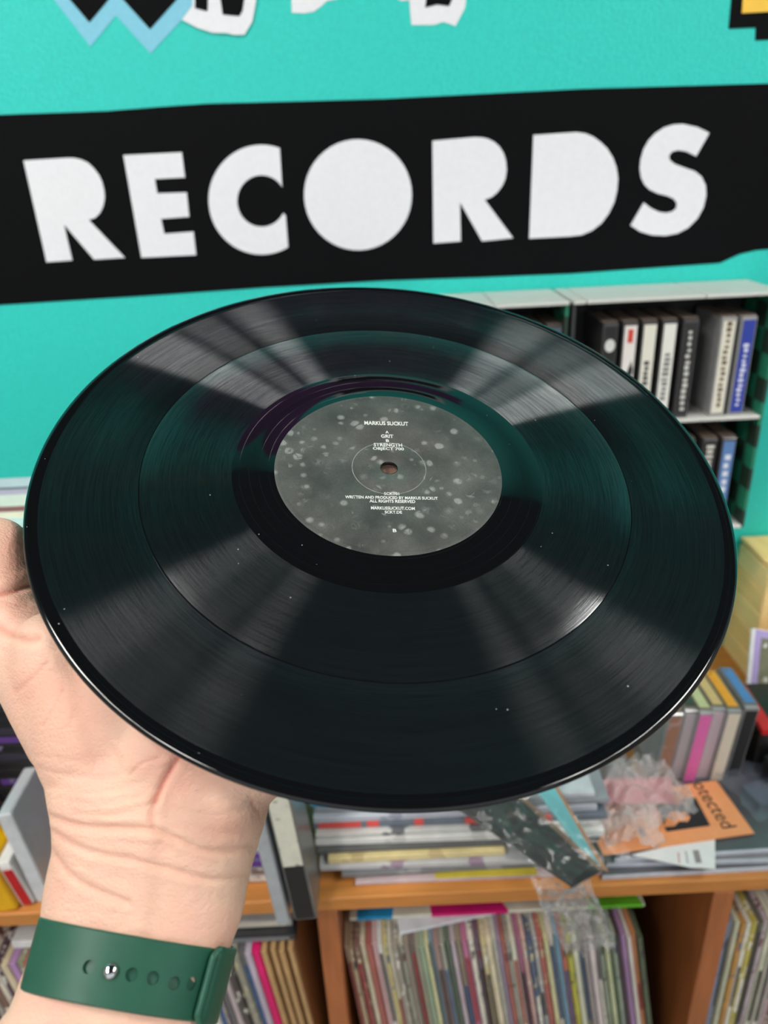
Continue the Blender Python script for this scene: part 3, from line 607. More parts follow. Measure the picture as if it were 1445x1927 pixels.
# ================================================================== THE RECORD
rec = tag(empty('vinyl_record', mw=DM), 'shiny black vinyl record with a grey paper label held over the palm', 'record')
def vinyl(groove):
    m = bpy.data.materials.new('grooved_vinyl' if groove else 'smooth_vinyl'); m.use_nodes = True
    N, L = m.node_tree.nodes, m.node_tree.links; b = N['Principled BSDF']
    tc = N.new('ShaderNodeTexCoord'); sx = N.new('ShaderNodeSeparateXYZ'); L.new(tc.outputs['Object'], sx.inputs[0])
    def math_(op, a, c=None):
        n = N.new('ShaderNodeMath'); n.operation = op
        for k, v in enumerate((a, c)):
            if v is None: continue
            if isinstance(v, (int, float)): n.inputs[k].default_value = v
            else: L.new(v, n.inputs[k])
        return n.outputs[0]
    r = math_('SQRT', math_('ADD', math_('MULTIPLY', sx.outputs[0], sx.outputs[0]), math_('MULTIPLY', sx.outputs[1], sx.outputs[1])))
    # dust specks and hairline scratches lie on the surface
    vo = N.new('ShaderNodeTexVoronoi'); vo.inputs['Scale'].default_value = 260; L.new(tc.outputs['Object'], vo.inputs['Vector'])
    wn = N.new('ShaderNodeTexWhiteNoise'); L.new(vo.outputs['Position'], wn.inputs['Vector'])
    sz = math_('MULTIPLY', math_('SUBTRACT', wn.outputs['Value'], .90), .9)
    dust = math_('LESS_THAN', vo.outputs['Distance'], sz)
    mx = N.new('ShaderNodeMix'); mx.data_type = 'RGBA'; L.new(dust, mx.inputs['Factor']); mx.inputs[6].default_value = (.0035, .0038, .0045, 1); mx.inputs[7].default_value = (.22, .23, .24, 1)
    L.new(mx.outputs[2], b.inputs['Base Color'])
    b.inputs['IOR'].default_value = 1.5
    if groove:
        N.remove(b); df = N.new('ShaderNodeBsdfDiffuse'); L.new(mx.outputs[2], df.inputs[0])
        tg = N.new('ShaderNodeTangent'); tg.direction_type = 'RADIAL'; tg.axis = 'Z'
        gs, last = [], None
        # land between the grooves, the rounded groove shoulders, and the two 45-degree groove flanks
        for rg_, an_, wt in ((.125, .60, None), (.235, .875, .36), (.20, .80, .32), (.20, .80, .05)):
            g_ = N.new('ShaderNodeBsdfAnisotropic'); g_.inputs['Roughness'].default_value = rg_; g_.inputs['Anisotropy'].default_value = an_; g_.inputs['Rotation'].default_value = ANI
            L.new(tg.outputs[0], g_.inputs['Tangent']); gs.append(g_)
            if last is None: last = g_.outputs[0]; continue
            mg_ = N.new('ShaderNodeMixShader'); mg_.inputs[0].default_value = wt; L.new(last, mg_.inputs[1]); L.new(g_.outputs[0], mg_.inputs[2]); last = mg_.outputs[0]
        fr = N.new('ShaderNodeFresnel'); fr.inputs[0].default_value = 1.62
        ms = N.new('ShaderNodeMixShader'); L.new(fr.outputs[0], ms.inputs[0]); L.new(df.outputs[0], ms.inputs[1]); L.new(last, ms.inputs[2])
        L.new(ms.outputs[0], N['Material Output'].inputs[0])
        ang = math_('ARCTAN2', sx.outputs[1], sx.outputs[0])
        cb = N.new('ShaderNodeCombineXYZ'); L.new(math_('MULTIPLY', r, 1000.0), cb.inputs[0]); L.new(math_('MULTIPLY', math_('SINE', ang), 2.0), cb.inputs[1]); L.new(math_('MULTIPLY', math_('COSINE', ang), 2.0), cb.inputs[2])
        tot = None                                   # groove pitch and loudness vary from turn to turn
        for sc_, wt in ((1.3, .4), (4.2, .6)):
            nz = N.new('ShaderNodeTexNoise'); nz.inputs['Scale'].default_value = sc_; nz.inputs['Detail'].default_value = 1.5; L.new(cb.outputs[0], nz.inputs['Vector'])
            t_ = math_('MULTIPLY', nz.outputs['Fac'], wt); tot = t_ if tot is None else math_('ADD', tot, t_)
        rp = N.new('ShaderNodeValToRGB'); rp.color_ramp.elements[0].position = .36; rp.color_ramp.elements[1].position = .64
        rp.color_ramp.elements[0].color = (.46, .47, .52, 1); rp.color_ramp.elements[1].color = (1, 1, 1, 1); L.new(tot, rp.inputs[0])
        bp = N.new('ShaderNodeBump'); bp.inputs['Strength'].default_value = .35; bp.inputs['Distance'].default_value = .00012
        L.new(tot, bp.inputs['Height'])
        for g_ in gs: L.new(rp.outputs[0], g_.inputs['Color'])
        for g_ in gs[:2]: L.new(bp.outputs[0], g_.inputs['Normal'])
        for g_, sg in ((gs[2], -1), (gs[3], 1)):     # flank normals lean towards and away from the spindle
            rd = N.new('ShaderNodeCombineXYZ'); L.new(math_('MULTIPLY', math_('COSINE', ang), sg*math.sin(math.radians(40))), rd.inputs[0]); L.new(math_('MULTIPLY', math_('SINE', ang), sg*math.sin(math.radians(40))), rd.inputs[1]); rd.inputs[2].default_value = math.cos(math.radians(40))
            vt = N.new('ShaderNodeVectorTransform'); vt.vector_type = 'NORMAL'; vt.convert_from = 'OBJECT'; vt.convert_to = 'WORLD'; L.new(rd.outputs[0], vt.inputs[0]); L.new(vt.outputs[0], g_.inputs['Normal'])
    else:
        b.inputs['Roughness'].default_value = .06
        g = math_('ADD', math_('MULTIPLY', r, 1/.0042), math_('MULTIPLY', math_('ARCTAN2', sx.outputs[1], sx.outputs[0]), 1/(2*math.pi)))
        ln = math_('LESS_THAN', math_('FRACT', g), .05)
        bp = N.new('ShaderNodeBump'); bp.inputs['Strength'].default_value = .5; bp.inputs['Distance'].default_value = .0001; bp.invert = True
        L.new(ln, bp.inputs['Height']); L.new(bp.outputs[0], b.inputs['Normal'])
    return m
ANI = 0.0
vg, vs = vinyl(True), vinyl(False)
prof = [(3.65, 0), (49, .02), (50.6, .02), (51, -.12), (60, -.16), (67.8, -.18), (68.2, -.26), (75, -.3), (90, -.33), (106.0, -.33), (106.15, -.40), (106.6, -.40), (106.75, -.33), (125, -.3), (144.6, -.28), (145.0, -.2), (146.2, -.18), (147.0, .0), (147.8, .22), (148.6, .30), (149.3, .2), (149.9, -.1), (150.3, -.6), (150.5, -1.1), (150.3, -1.6), (149.6, -2.0), (148.4, -2.1), (147, -1.8), (145, -1.45), (68, -1.38), (51, -1.6), (3.65, -1.7)]
mids = []
for i in range(len(prof)):
    a, b2 = prof[i][0], prof[(i+1) % len(prof)][0]; mids.append(1 if (min(a, b2) >= 68.1 and max(a, b2) <= 145 and not (105.9 <= min(a, b2) and max(a, b2) <= 106.8)) else 0)
lathe('disc', [(r/1000, z/1000) for r, z in prof], [vs, vg], rec, 320, True, mids)

def label_mat():
    m = bpy.data.materials.new('grey_printed_label'); m.use_nodes = True; N, L = m.node_tree.nodes, m.node_tree.links; b = N['Principled BSDF']
    tc = N.new('ShaderNodeTexCoord'); b.inputs['Roughness'].default_value = .55
    n1 = N.new('ShaderNodeTexNoise'); n1.inputs['Scale'].default_value = 45; n1.inputs['Detail'].default_value = 6; L.new(tc.outputs['Object'], n1.inputs[0])
    rp = N.new('ShaderNodeValToRGB'); rp.color_ramp.elements[0].position = .3; rp.color_ramp.elements[1].position = .75
    rp.color_ramp.elements[0].color = (.030, .032, .029, 1); rp.color_ramp.elements[1].color = (.105, .108, .098, 1); L.new(n1.outputs['Fac'], rp.inputs[0])
    vo = N.new('ShaderNodeTexVoronoi'); vo.feature = 'SMOOTH_F1'; vo.inputs['Scale'].default_value = 190; vo.inputs['Smoothness'].default_value = .3; L.new(tc.outputs['Object'], vo.inputs[0])
    wn = N.new('ShaderNodeTexWhiteNoise'); L.new(vo.outputs['Position'], wn.inputs['Vector'])
    ma = N.new('ShaderNodeMath'); ma.operation = 'MULTIPLY_ADD'; L.new(wn.outputs['Value'], ma.inputs[0]); ma.inputs[1].default_value = .8; ma.inputs[2].default_value = -.36
    sb = N.new('ShaderNodeMath'); sb.operation = 'SUBTRACT'; L.new(ma.outputs[0], sb.inputs[0]); L.new(vo.outputs['Distance'], sb.inputs[1])
    mr = N.new('ShaderNodeMapRange'); mr.inputs[1].default_value = -.08; mr.inputs[2].default_value = .12; mr.inputs[4].default_value = .32; L.new(sb.outputs[0], mr.inputs[0])
    mx = N.new('ShaderNodeMix'); mx.data_type = 'RGBA'; L.new(mr.outputs[0], mx.inputs['Factor']); L.new(rp.outputs[0], mx.inputs[6]); mx.inputs[7].default_value = (.52, .54, .5, 1)
    # fine paper grain
    n2 = N.new('ShaderNodeTexNoise'); n2.inputs['Scale'].default_value = 1400; L.new(tc.outputs['Object'], n2.inputs[0])
    mm = N.new('ShaderNodeMix'); mm.data_type = 'RGBA'; mm.blend_type = 'MULTIPLY'; mm.inputs['Factor'].default_value = .55; L.new(mx.outputs[2], mm.inputs[6])
    r2 = N.new('ShaderNodeValToRGB'); r2.color_ramp.elements[0].color = (.35, .35, .35, 1); r2.color_ramp.elements[1].color = (1.6, 1.6, 1.6, 1); L.new(n2.outputs['Fac'], r2.inputs[0]); L.new(r2.outputs[0], mm.inputs[7])
    L.new(mm.outputs[2], b.inputs['Base Color'])
    bp = N.new('ShaderNodeBump'); bp.inputs['Strength'].default_value = .3; bp.inputs['Distance'].default_value = .0002; L.new(n1.outputs['Fac'], bp.inputs['Height']); L.new(bp.outputs[0], b.inputs['Normal'])
    return m
pl = lathe('paper_label', [(r/1000, z/1000) for r, z in ((3.9, .03), (4.0, .16), (16.1, .17), (16.25, .10), (16.5, .10), (16.65, .17), (47.6, .17), (47.8, .13), (48.0, .17), (49.8, .16), (50.1, .03))], label_mat(), rec, 160)
pl['label'] = 'dark grey speckled paper label with white lettering'
ring_m = mat('worn_ring', (150, 152, 146), .5, .3, 300)
rg = lathe('pressed_ring', [(.01618, .00019), (.01630, .00024), (.01642, .00019)], ring_m, pl, 96)
ink = mat('white_ink', (225, 227, 222), .5, .03)
top_c, bot_c = disc_px(727, 797), disc_px(742.5, 999); ty = (top_c-bot_c); ty /= np.linalg.norm(ty); tx = np.array([ty[1], -ty[0], 0])
for body, x0, x1, y0, y1 in [('MARKUS SUCKUT', 685.7, 768, 793.2, 801.2), ('A', 725, 731.4, 811, 816.5), ('GRIT', 717, 740, 818, 825), ('B', 726, 732, 827, 832.5), ('STRENGTH', 703, 756.7, 834.5, 841.4), ('OBJECT 700', 701.7, 760, 842, 849.4),
                             ('SCKT01', 722.6, 751, 926.9, 932.5), ('WRITTEN AND PRODUCED BY MARKUS SUCKUT', 650, 824, 934, 940), ('ALL RIGHTS RESERVED', 695.3, 781.2, 940.5, 947), ('MARKUSSUCKUT.COM', 698, 780.4, 953.7, 960.2), ('SCKT.DE', 723.8, 756.3, 961.4, 967.4), ('B', 739, 746, 995.5, 1002.3)]:
    xm, ym = (x0+x1)/2, (y0+y1)/2
    c = disc_px(xm, ym); w = np.linalg.norm(disc_px(x1, ym)-disc_px(x0, ym)); h = .9*np.linalg.norm(disc_px(xm, y0)-disc_px(xm, y1))
    print_text('lettering', body, c+np.array([0, 0, .0002]), tx, ty, w, h, ink, pl, .02)

# ================================================================== THE HAND
def skin_mat():
    m = bpy.data.materials.new('skin'); m.use_nodes = True; N, L = m.node_tree.nodes, m.node_tree.links; b = N['Principled BSDF']
    tc = N.new('ShaderNodeTexCoord')
    n1 = N.new('ShaderNodeTexNoise'); n1.inputs['Scale'].default_value = 42; n1.inputs['Detail'].default_value = 3; L.new(tc.outputs['Object'], n1.inputs[0])
    rp = N.new('ShaderNodeValToRGB'); rp.color_ramp.elements[0].position = .32; rp.color_ramp.elements[1].position = .68
    rp.color_ramp.elements[0].color = lin((228, 190, 166)); rp.color_ramp.elements[1].color = lin((226, 176, 156)); L.new(n1.outputs['Fac'], rp.inputs[0])
    at = N.new('ShaderNodeVertexColor'); at.layer_name = 'tone'
    sp = N.new('ShaderNodeSeparateColor'); L.new(at.outputs[0], sp.inputs[0])
    mx = N.new('ShaderNodeMix'); mx.data_type = 'RGBA'; L.new(sp.outputs[0], mx.inputs['Factor']); L.new(rp.outputs[0], mx.inputs[6]); mx.inputs[7].default_value = lin((192, 100, 84))
    L.new(mx.outputs[2], b.inputs['Base Color'])
    b.inputs['Roughness'].default_value = .5; b.inputs['Specular IOR Level'].default_value = .4
    b.inputs['Subsurface Weight'].default_value = .18; b.inputs['Subsurface Radius'].default_value = (1, .35, .2); b.inputs['Subsurface Scale'].default_value = .004
    # fine skin texture: crossed stretched noises and cells
    mp = N.new('ShaderNodeMapping'); mp.inputs['Rotation'].default_value = (0, .3, .6); mp.inputs['Scale'].default_value = (1.0, 3.2, 2.2); L.new(tc.outputs['Object'], mp.inputs[0])
    n2 = N.new('ShaderNodeTexNoise'); n2.inputs['Scale'].default_value = 260; n2.inputs['Detail'].default_value = 3; L.new(mp.outputs[0], n2.inputs[0])
    vo = N.new('ShaderNodeTexVoronoi'); vo.feature = 'DISTANCE_TO_EDGE'; vo.inputs['Scale'].default_value = 620; L.new(tc.outputs['Object'], vo.inputs[0])
    mv = N.new('ShaderNodeMath'); mv.operation = 'MINIMUM'; L.new(vo.outputs[0], mv.inputs[0]); mv.inputs[1].default_value = .2
    ad = N.new('ShaderNodeMath'); ad.operation = 'MULTIPLY_ADD'; L.new(mv.outputs[0], ad.inputs[0]); ad.inputs[1].default_value = .9; L.new(n2.outputs['Fac'], ad.inputs[2])
    bp = N.new('ShaderNodeBump'); bp.inputs['Strength'].default_value = .8; bp.inputs['Distance'].default_value = .0006; L.new(ad.outputs[0], bp.inputs['Height']); L.new(bp.outputs[0], b.inputs['Normal'])
    return m

def to_disc(p): X = p-C0; return np.array([X @ E1, X @ E2, X @ DN])*1000
hv, hf = [], []
def add_loft(secs, n=40, power=2.3):              # secs: (centre, half-width vector, half-thickness vector)
    base = len(hv)
    for c, a, b in secs:
        for k in range(n):
            t = 2*math.pi*k/n; ct, st = math.cos(t), math.sin(t)
            hv.append(c+a*math.copysign(abs(ct)**(2/power), ct)+b*math.copysign(abs(st)**(2/power), st))
    for i in range(len(secs)-1):
        for k in range(n): hf.append((base+i*n+k, base+i*n+(k+1) % n, base+(i+1)*n+(k+1) % n, base+(i+1)*n+k))
    hf.append(tuple(base+k for k in range(n))[::-1]); hf.append(tuple(base+(len(secs)-1)*n+k for k in range(n)))
def add_ball(c, r, sc=None, n=14):
    base = len(hv); c = np.array(c, float)
    for i in range(1, n):
        ph = math.pi*i/n
        for k in range(2*n):
            th = math.pi*k/n; d = np.array([math.sin(ph)*math.cos(th), math.sin(ph)*math.sin(th), math.cos(ph)])*r
            hv.append(c+(d if sc is None else sc @ d))
    t, bt = len(hv), len(hv)+1; z = np.array([0, 0, r]); hv.append(c+(z if sc is None else sc @ z)); hv.append(c-(z if sc is None else sc @ z))
    for i in range(n-2):
        for k in range(2*n): a = base+i*2*n+k; b = base+i*2*n+(k+1) % (2*n); hf.append((a, a+2*n, b+2*n, b))
    for k in range(2*n): hf.append((t, base+k, base+(k+1) % (2*n))); hf.append((bt, base+(n-2)*2*n+(k+1) % (2*n), base+(n-2)*2*n+k))
def add_chain(pts, rs):                           # tapered limb through the joints
    pts = [np.array(p, float) for p in pts]
    for i in range(len(pts)):
        add_ball(pts[i], rs[i])
        if i+1 < len(pts):
            d = pts[i+1]-pts[i]; L_ = np.linalg.norm(d); d /= L_
            u = np.cross(d, [0, 0, 1] if abs(d[2]) < .9 else [1, 0, 0]); u /= np.linalg.norm(u); w = np.cross(d, u)
            add_loft([(pts[i]+d*L_*t, u*(rs[i]*(1-t)+rs[i+1]*t), w*(rs[i]*(1-t)+rs[i+1]*t)) for t in (0, .5, 1)], 24, 2.0)
# forearm, wrist and heel of the palm: (left px, right px, depth of the centre, half thickness mm)
SEC = [((-150, 2120), (345, 2190), .224, 22), ((-70, 2010), (368, 2070), .230, 21), ((24, 1893), (385, 1950), .2375, 19), ((52, 1818), (408, 1868), .242, 19), ((80, 1745), (430, 1795), .2465, 19), ((84, 1690), (452, 1735), .250, 19),
       ((92, 1645), (461, 1695), .2525, 19.5), ((104, 1600), (468, 1652), .2545, 20), ((102, 1550), (484, 1596), .2565, 20), ((90, 1492), (505, 1525), .2590, 20), ((95, 1430), (500, 1470), .2640, 18)]
secs = []
cs3 = [(atD((l[0]+r[0])/2, (l[1]+r[1])/2, d), atD(*r, d)-atD(*l, d), t) for l, r, d, t in SEC]
for i, (c, wv, t) in enumerate(cs3):
    ax = cs3[min(i+1, len(cs3)-1)][0]-cs3[max(i-1, 0)][0]; ax /= np.linalg.norm(ax)
    wv = wv-ax*(wv @ ax)*0.0; nv = np.cross(wv, ax); nv /= np.linalg.norm(nv)
    secs.append((c, wv/2, nv*t/1000))
fa = secs[0][0]-secs[2][0]; fa /= np.linalg.norm(fa)        # the forearm runs on below the frame
secs = [(secs[0][0]+fa*L_, secs[0][1]*k_, secs[0][2]*k_) for L_, k_ in ((.15, 1.22), (.07, 1.1))]+secs
add_loft(secs, 48, 2.25)
pr_ = np.array([.913, -.407, 0]); al = np.array([.407, .913, 0])
def D(u, w, h): return dw(u, w, h)
DV = lambda v: (E1*v[0]+E2*v[1]+DN*v[2])/1000.0
p0 = to_disc(cs3[-2][0])
add_loft([(cs3[-2][0], secs[-2][1]*.96, secs[-2][2]*.9), (D(-64, -122, -21), DV(pr_*33), DV((0, 0, 14.5))), (D(-51, -100, -19.5), DV(pr_*38), DV((0, 0, 14))), (D(-38, -80, -18.5), DV(pr_*41), DV((0, 0, 13))), (D(-31, -69, -18), DV(pr_*42), DV((0, 0, 11)))], 44, 2.4)
# thenar and hypothenar pads
VR = M
def pad(px, py, dep, rx, ry, rz, rot):            # ellipsoid pad, axes in the image plane rotated by rot
    c, s = math.cos(rot), math.sin(rot); A = M @ np.array([[c, -s, 0], [s, c, 0], [0, 0, 1.0]]) @ np.diag([rx, ry, rz]); add_ball(atD(px, py, dep), 1/1000.0, A)
pad(184, 1408, .2665, 21, 33, 20, math.radians(-26))
pad(138, 1302, .2750, 20.5, 32, 18, math.radians(-26))
pad(240, 1388, .2660, 24, 32, 18, math.radians(-34))
pad(320, 1440, .2620, 24, 26, 19, math.radians(-20))
pad(420, 1515, .2610, 16, 28, 19, math.radians(16))
# thumb
add_chain([atD(150, 1370, .272), atD(58, 1235, .284), atD(12, 1160, .292), atD(-6, 1090, .2985), atD(-9, 1036, .302)], [.019, .0165, .0138, .0145, .0138])
# fingers under the record
K = lambda a, b2: np.array([-31, -69, 0])+pr_*a+al*b2
def finger(base, tip, rs, sag):
    b_, t_ = np.array(base, float), np.array(tip, float); pts = [b_-np.array([al[0], al[1], 0])*14, b_, b_*.52+t_*.48-np.array([0, 0, sag]), b_*.22+t_*.78-np.array([0, 0, sag*.75]), t_]
    add_chain([D(*p) for p in pts], [r/1000 for r in [rs[0]*1.1]+rs])
finger(K(-30, 0)+[0, 0, -18], (-33, 18, -10.0), [10.5, 9.2, 8.4, 7.2], 9)
finger(K(-10, 4)+[0, 0, -18.5], (1, 11, -10.8), [10.5, 9.4, 8.8, 8.6], 10)
finger(K(11, 1)+[0, 0, -18.5], (26, -2, -10.2), [10, 9, 8.3, 7.2], 10)
finger(K(30, -7)+[0, 0, -18], (46, -32, -9.2), [9, 8, 7.4, 6.4], 9)
raw = pyd('hand_raw', hv, hf); ro = bpy.data.objects.new('hand_raw', raw); COL.objects.link(ro)
md = ro.modifiers.new('r', 'REMESH'); md.mode = 'VOXEL'; md.voxel_size = .00085; md.use_smooth_shade = True
md = ro.modifiers.new('s', 'SMOOTH'); md.factor = .5; md.iterations = 34
bpy.context.view_layer.update()
hand_me = bpy.data.meshes.new_from_object(ro.evaluated_get(bpy.context.evaluated_depsgraph_get())); bpy.data.objects.remove(ro); hand_me.name = 'person'
nV = len(hand_me.vertices); co = np.empty(nV*3); hand_me.vertices.foreach_get('co', co); co = co.reshape(-1, 3)
no = np.empty(nV*3); hand_me.vertex_normals.foreach_get('vector', no); no = no.reshape(-1, 3)
cc = (co-CAM) @ M; ip = np.c_[PX+FPX*cc[:, 0]/cc[:, 2], PY+FPX*cc[:, 1]/cc[:, 2]]
facing = np.clip(-np.einsum('ij,ij->i', no, (co-CAM)/np.linalg.norm(co-CAM, axis=1)[:, None]), 0, 1)
front = np.clip(facing*2.2, 0, 1)
def pdist(poly):
    poly = np.array(poly, float); best = np.full(nV, 1e9)
    # smooth the polyline
    for _ in range(2):
        q_ = [poly[0]]
        for a, b in zip(poly[:-1], poly[1:]): q_ += [a*.75+b*.25, a*.25+b*.75]
        poly = np.array(q_+[poly[-1]])
    for a, b in zip(poly[:-1], poly[1:]):
        ab = b-a; t = np.clip(((ip-a) @ ab)/(ab @ ab), 0, 1); best = np.minimum(best, np.linalg.norm(ip-(a+t[:, None]*ab), axis=1))
    return best
disp = np.zeros(nV); tone = np.zeros(nV)
CREASES = [  # points, depth mm, width px, redness
    ([(92, 1536), (108, 1544), (166, 1557), (241, 1559), (290, 1559), (340, 1583), (382, 1603), (436, 1603), (478, 1594)], .95, 6, .18),
    ([(96, 1562), (110, 1572), (145, 1595), (187, 1608), (249, 1618), (299, 1631), (374, 1653), (415, 1657), (470, 1646)], .75, 6, .12),
    ([(98, 1602), (110, 1620), (133, 1649), (174, 1674), (241, 1699)], .75, 6, .12),
    ([(-40, 1122), (0, 1117), (30, 1110), (62, 1098)], 1.3, 7, .6),
    ([(-40, 1165), (0, 1181), (25, 1196), (50, 1204), (70, 1200)], .8, 8, .4), ([(-20, 1126), (5, 1133), (27, 1140), (50, 1138)], .4, 7, .25),
    ([(290, 1510), (300, 1487), (309, 1468), (322, 1448), (335, 1425)], .8, 6, .8), ([(290, 1510), (282, 1535), (288, 1558)], .35, 6, .35),
    ([(244, 1456), (258, 1442), (276, 1431), (300, 1424)], .25, 4, .35), ([(200, 1392), (222, 1420), (232, 1450)], .15, 6, .1),
    ([(110, 1500), (170, 1512), (220, 1508), (280, 1490)], .25, 7, .1), ([(95, 1478), (150, 1490), (200, 1488), (262, 1470)], .22, 7, .1), ([(140, 1530), (200, 1535), (250, 1525), (290, 1508)], .3, 6, .12),
    ([(75, 1445), (130, 1460), (190, 1462), (250, 1452)], .18, 6, .08), ([(60, 1420), (120, 1430), (180, 1436)], .16, 6, .08), ([(120, 1295), (95, 1340), (80, 1365)], .22, 5, .35), ([(88, 1245), (60, 1275), (30, 1300)], .25, 6, .3), ([(150, 1330), (125, 1370)], .18, 5, .3),
    ([(340, 1520), (400, 1535), (440, 1530), (490, 1510)], .2, 6, .12), ([(300, 1585), (360, 1610), (410, 1622)], .2, 5, .12), ([(330, 1555), (380, 1560), (440, 1572)], .18, 5, .1), ([(470, 1500), (487, 1535)], .2, 5, .35)]
for pts, dep, wd, red in CREASES:
    d = pdist(pts); disp -= front*dep*np.exp(-(d/wd)**2)-front*dep*.35*np.exp(-((d-wd*2.6)/(wd*1.6))**2); tone = np.maximum(tone, front*red*np.exp(-(d/(wd*.9))**2))
d = pdist([(284, 1566), (276, 1620), (270, 1680), (266, 1740)]); disp += front*.8*np.exp(-(d/20)**2)
d = pdist([(312, 1590), (300, 1650), (296, 1720)]); disp -= front*.25*np.exp(-(d/22)**2)
def blob(x, y, rx, ry): return np.exp(-(((ip[:, 0]-x)/rx)**2+((ip[:, 1]-y)/ry)**2))
tone = np.maximum(tone, .34*front*blob(20, 1060, 60, 70)); tone = np.maximum(tone, .30*front*blob(130, 1330, 80, 80)); tone = np.maximum(tone, .24*front*blob(330, 1440, 60, 60)); tone = np.maximum(tone, .28*front*blob(430, 1560, 60, 40))
for i in range(nV):                               # soft uneven flesh
    disp[i] += .28*noise.noise(Vector(co[i])*70)+.12*noise.noise(Vector(co[i])*190)
co = co+no*(disp/1000)[:, None]
hand_me.vertices.foreach_set('co', co.ravel()); hand_me.update()
ca = hand_me.color_attributes.new('tone', 'FLOAT_COLOR', 'POINT'); buf = np.ones((nV, 4)); buf[:, 0] = np.clip(tone, 0, 1); buf[:, 1] = buf[:, 0]; buf[:, 2] = buf[:, 0]; ca.data.foreach_set('color', buf.ravel())
hand_me.materials.clear()
person = tag(link('person', hand_me, skin_mat(), None, True), 'bare left hand and forearm, palm up, holding the record from below', 'person')

# ------------------------------------------------------------------ watch strap
watch = tag(empty('watch_strap', cs3[3][0]), 'dark green rubber watch strap with punched holes around the wrist', 'watch strap')
gm = mat('green_rubber', (34, 84, 66), .42, .05, 200, .05, spec=.4); WO = cs3[3][0]
def sec_at(v):                                    # v = 0 lower edge ... 1 upper edge
    L0, R0, L1, R1_ = np.array((44, 1860.)), np.array((394, 1922.)), np.array((81, 1724.)), np.array((431, 1786.)); DL, DU = .239, .2475
    l, r = L0*(1-v)+L1*v, R0*(1-v)+R1_*v; d = DL*(1-v)+DU*v
    c = atD(*((l+r)/2), d); wv = (atD(*r, d)-atD(*l, d))/2; ax = atD((L1+R1_)[0]/2, (L1+R1_)[1]/2, DU)-atD((L0+R0)[0]/2, (L0+R0)[1]/2, DL); ax /= np.linalg.norm(ax)
    nv = np.cross(wv, ax); nv /= np.linalg.norm(nv); vd = CAM-c; vd -= wv*(vd @ wv)/(wv @ wv); vd /= np.linalg.norm(vd); vd = vd if vd @ nv > 0 else -vd; nv = nv*.35+vd*.65; nv /= np.linalg.norm(nv); return c, wv, nv, ax
def strap_pt(v, th, off):                         # th = 0 at the right side, 90 facing the viewer
    c, wv, nv, ax = sec_at(v); hw = np.linalg.norm(wv); wu = wv/hw; ct, st = math.cos(th), math.sin(th); p = 2.25
    a, b = hw-.0020, .0198
    q_ = wu*(a*math.copysign(abs(ct)**(2/p), ct))+nv*(b*math.copysign(abs(st)**(2/p), st))
    nn = wu*(math.copysign(abs(ct)**(2-2/p), ct)/a)+nv*(math.copysign(abs(st)**(2-2/p), st)/b); nn /= np.linalg.norm(nn)
    return c+q_+nn*off-WO
tmpc, tmpw, tmpn, tmpa = sec_at(.5)
SGN = 1.0 if tmpn @ (CAM-tmpc) > 0 else -1.0      # which side faces the viewer
def strap_piece(name, t0, t1, o0, o1, v0=0., v1=1., n=72, closed=False, bulge=None):
    prof = [(v0+.02, o0), (v0, o0+(o1-o0)*.3), (v0, o0+(o1-o0)*.7), (v0+.025, o1)]+[(v0+(v1-v0)*k/6, o1) for k in range(1, 6)]+[(v1-.025, o1), (v1, o0+(o1-o0)*.7), (v1, o0+(o1-o0)*.3), (v1-.02, o0)]
    v, f = [], []; m_ = len(prof); N_ = n if closed else n+1
    for i in range(N_):
        t = t0+(t1-t0)*i/n; e = min(1, min(i, N_-1-i)/1.5) if not closed else 1
        for pv, po in prof:
            oo = po
            if not closed: mid = (o0+o1)/2; oo = mid+(po-mid)*(.45+.55*e)
            if bulge: oo += bulge(i/n, pv)
            v.append(strap_pt(pv, SGN*t, oo))
    for i in range(n):
        j = (i+1) % N_
        for k in range(m_): f.append((i*m_+k, i*m_+(k+1) % m_, j*m_+(k+1) % m_, j*m_+k))
    if not closed: f.append(tuple(range(m_))); f.append(tuple((N_-1)*m_+k for k in range(m_))[::-1])
    me = pyd(name, v, f); bm = bmesh.new(); bm.from_mesh(me); bmesh.ops.recalc_face_normals(bm, faces=bm.faces); bm.to_mesh(me); bm.free()
    return link(name, me, gm, watch, True)
base_strap = strap_piece('strap', 0, 2*math.pi, .0004, .0022, n=120, closed=True)
def th_for(px, v=.5):                             # angle on the viewer side that falls on this column
    best = None
    for k in range(10, 171):
        t = math.radians(k); p = (strap_pt(v, SGN*t, .0022)+WO-CAM) @ M; x = PX+FPX*p[0]/p[2]
        if best is None or abs(x-px) < best[0]: best = (abs(x-px), t)
    return best[1]
te = th_for(383)
loop = strap_piece('strap_loop', te, -2.2, .0024, .0046, -.03, 1.03, n=60, bulge=lambda s, pv: .0009*math.exp(-(s/.05)**2))
# end keeper: raised rim at the loop's mouth
kv, kf = [], []; nr, ns = 10, 26
for i in range(ns+1):
    pv = -.05+1.10*i/ns; a_ = abs(2*i/ns-1); tt = te+.03-.10*max(0, a_-.75)/.25
    for k in range(nr): an = 2*math.pi*k/nr; kv.append(strap_pt(min(1.04, max(-.04, pv)), SGN*(tt+.045*math.cos(an)), .0040+.0013*math.sin(an)))
for i in range(ns):
    for k in range(nr): kf.append((i*nr+k, i*nr+(k+1) % nr, (i+1)*nr+(k+1) % nr, (i+1)*nr+k))
kf.append(tuple(range(nr))[::-1]); kf.append(tuple(ns*nr+k for k in range(nr)))
link('loop_rim', pyd('loop_rim', kv, kf), gm, watch, True)
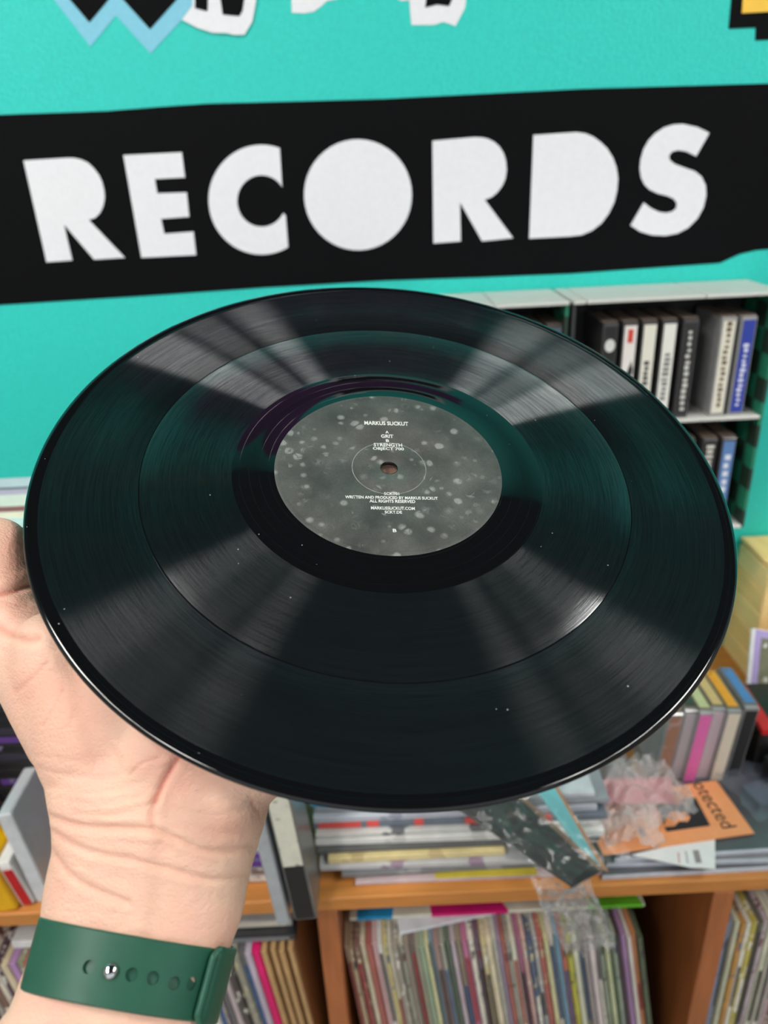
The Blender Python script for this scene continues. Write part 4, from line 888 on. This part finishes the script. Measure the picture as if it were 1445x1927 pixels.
# punched holes with the metal stud in the second one
HP = [(168, 1819), (211, 1829), (248, 1836), (288, 1842), (328, 1849), (361, 1853)]
hole_pts = []
for hx, hy in HP:
    best = None
    for v_ in np.linspace(.2, .8, 25):
        t = th_for(hx, v_); p = (strap_pt(v_, SGN*t, .0022)+WO-CAM) @ M; e = abs(PY+FPX*p[1]/p[2]-hy)+abs(PX+FPX*p[0]/p[2]-hx)
        if best is None or e < best[0]: best = (e, v_, t)
    _, v_, t = best; hole_pts.append((strap_pt(v_, SGN*t, .0022), strap_pt(v_, SGN*t, .0032)-strap_pt(v_, SGN*t, .0022)))
cv, cf = [], []
for p, nrm in hole_pts:
    nrm = nrm/np.linalg.norm(nrm); u = np.cross(nrm, [0, 0, 1.]); u /= np.linalg.norm(u); w = np.cross(nrm, u); b0 = len(cv); n_ = 18
    for hgt in (-.0013, .002):
        for k in range(n_): a = 2*math.pi*k/n_; cv.append(p+nrm*hgt+(u*math.cos(a)+w*math.sin(a))*.00185)
    for k in range(n_): cf.append((b0+k, b0+(k+1) % n_, b0+n_+(k+1) % n_, b0+n_+k))
    cf.append(tuple(b0+k for k in range(n_))[::-1]); cf.append(tuple(b0+n_+k for k in range(n_)))
cme = pyd('cutter', cv, cf); bm = bmesh.new(); bm.from_mesh(cme); bmesh.ops.recalc_face_normals(bm, faces=bm.faces); bm.to_mesh(cme); bm.free()
co_ = bpy.data.objects.new('cutter', cme); COL.objects.link(co_); co_.parent = watch
md = base_strap.modifiers.new('b', 'BOOLEAN'); md.operation = 'DIFFERENCE'; md.solver = 'EXACT'; md.object = co_
bpy.context.view_layer.update()
bme = bpy.data.meshes.new_from_object(base_strap.evaluated_get(bpy.context.evaluated_depsgraph_get())); base_strap.modifiers.clear(); base_strap.data = bme; bpy.data.objects.remove(co_)
if not bme.materials: bme.materials.append(gm)
bme.set_sharp_from_angle(angle=math.radians(35))
p, nrm = hole_pts[1]; nrm = nrm/np.linalg.norm(nrm); u = np.cross(nrm, [0, 0, 1.]); u /= np.linalg.norm(u); w = np.cross(nrm, u)
sv, sf = [], []
for r_, h_ in ((.0012, -.001), (.0012, .0002), (.0023, .0003), (.0022, .0008), (.0016, .0014), (.0007, .0017)):
    for k in range(20): a = 2*math.pi*k/20; sv.append(p+nrm*h_+(u*math.cos(a)+w*math.sin(a))*r_)
for i in range(5):
    for k in range(20): sf.append((i*20+k, i*20+(k+1) % 20, (i+1)*20+(k+1) % 20, (i+1)*20+k))
sf.append(tuple(100+k for k in range(20)))
so = link('metal_stud', pyd('metal_stud', sv, sf), mat('polished_steel', (215, 215, 215), .12, .03, metal=1.0), watch, True); so['label'] = 'polished metal stud'
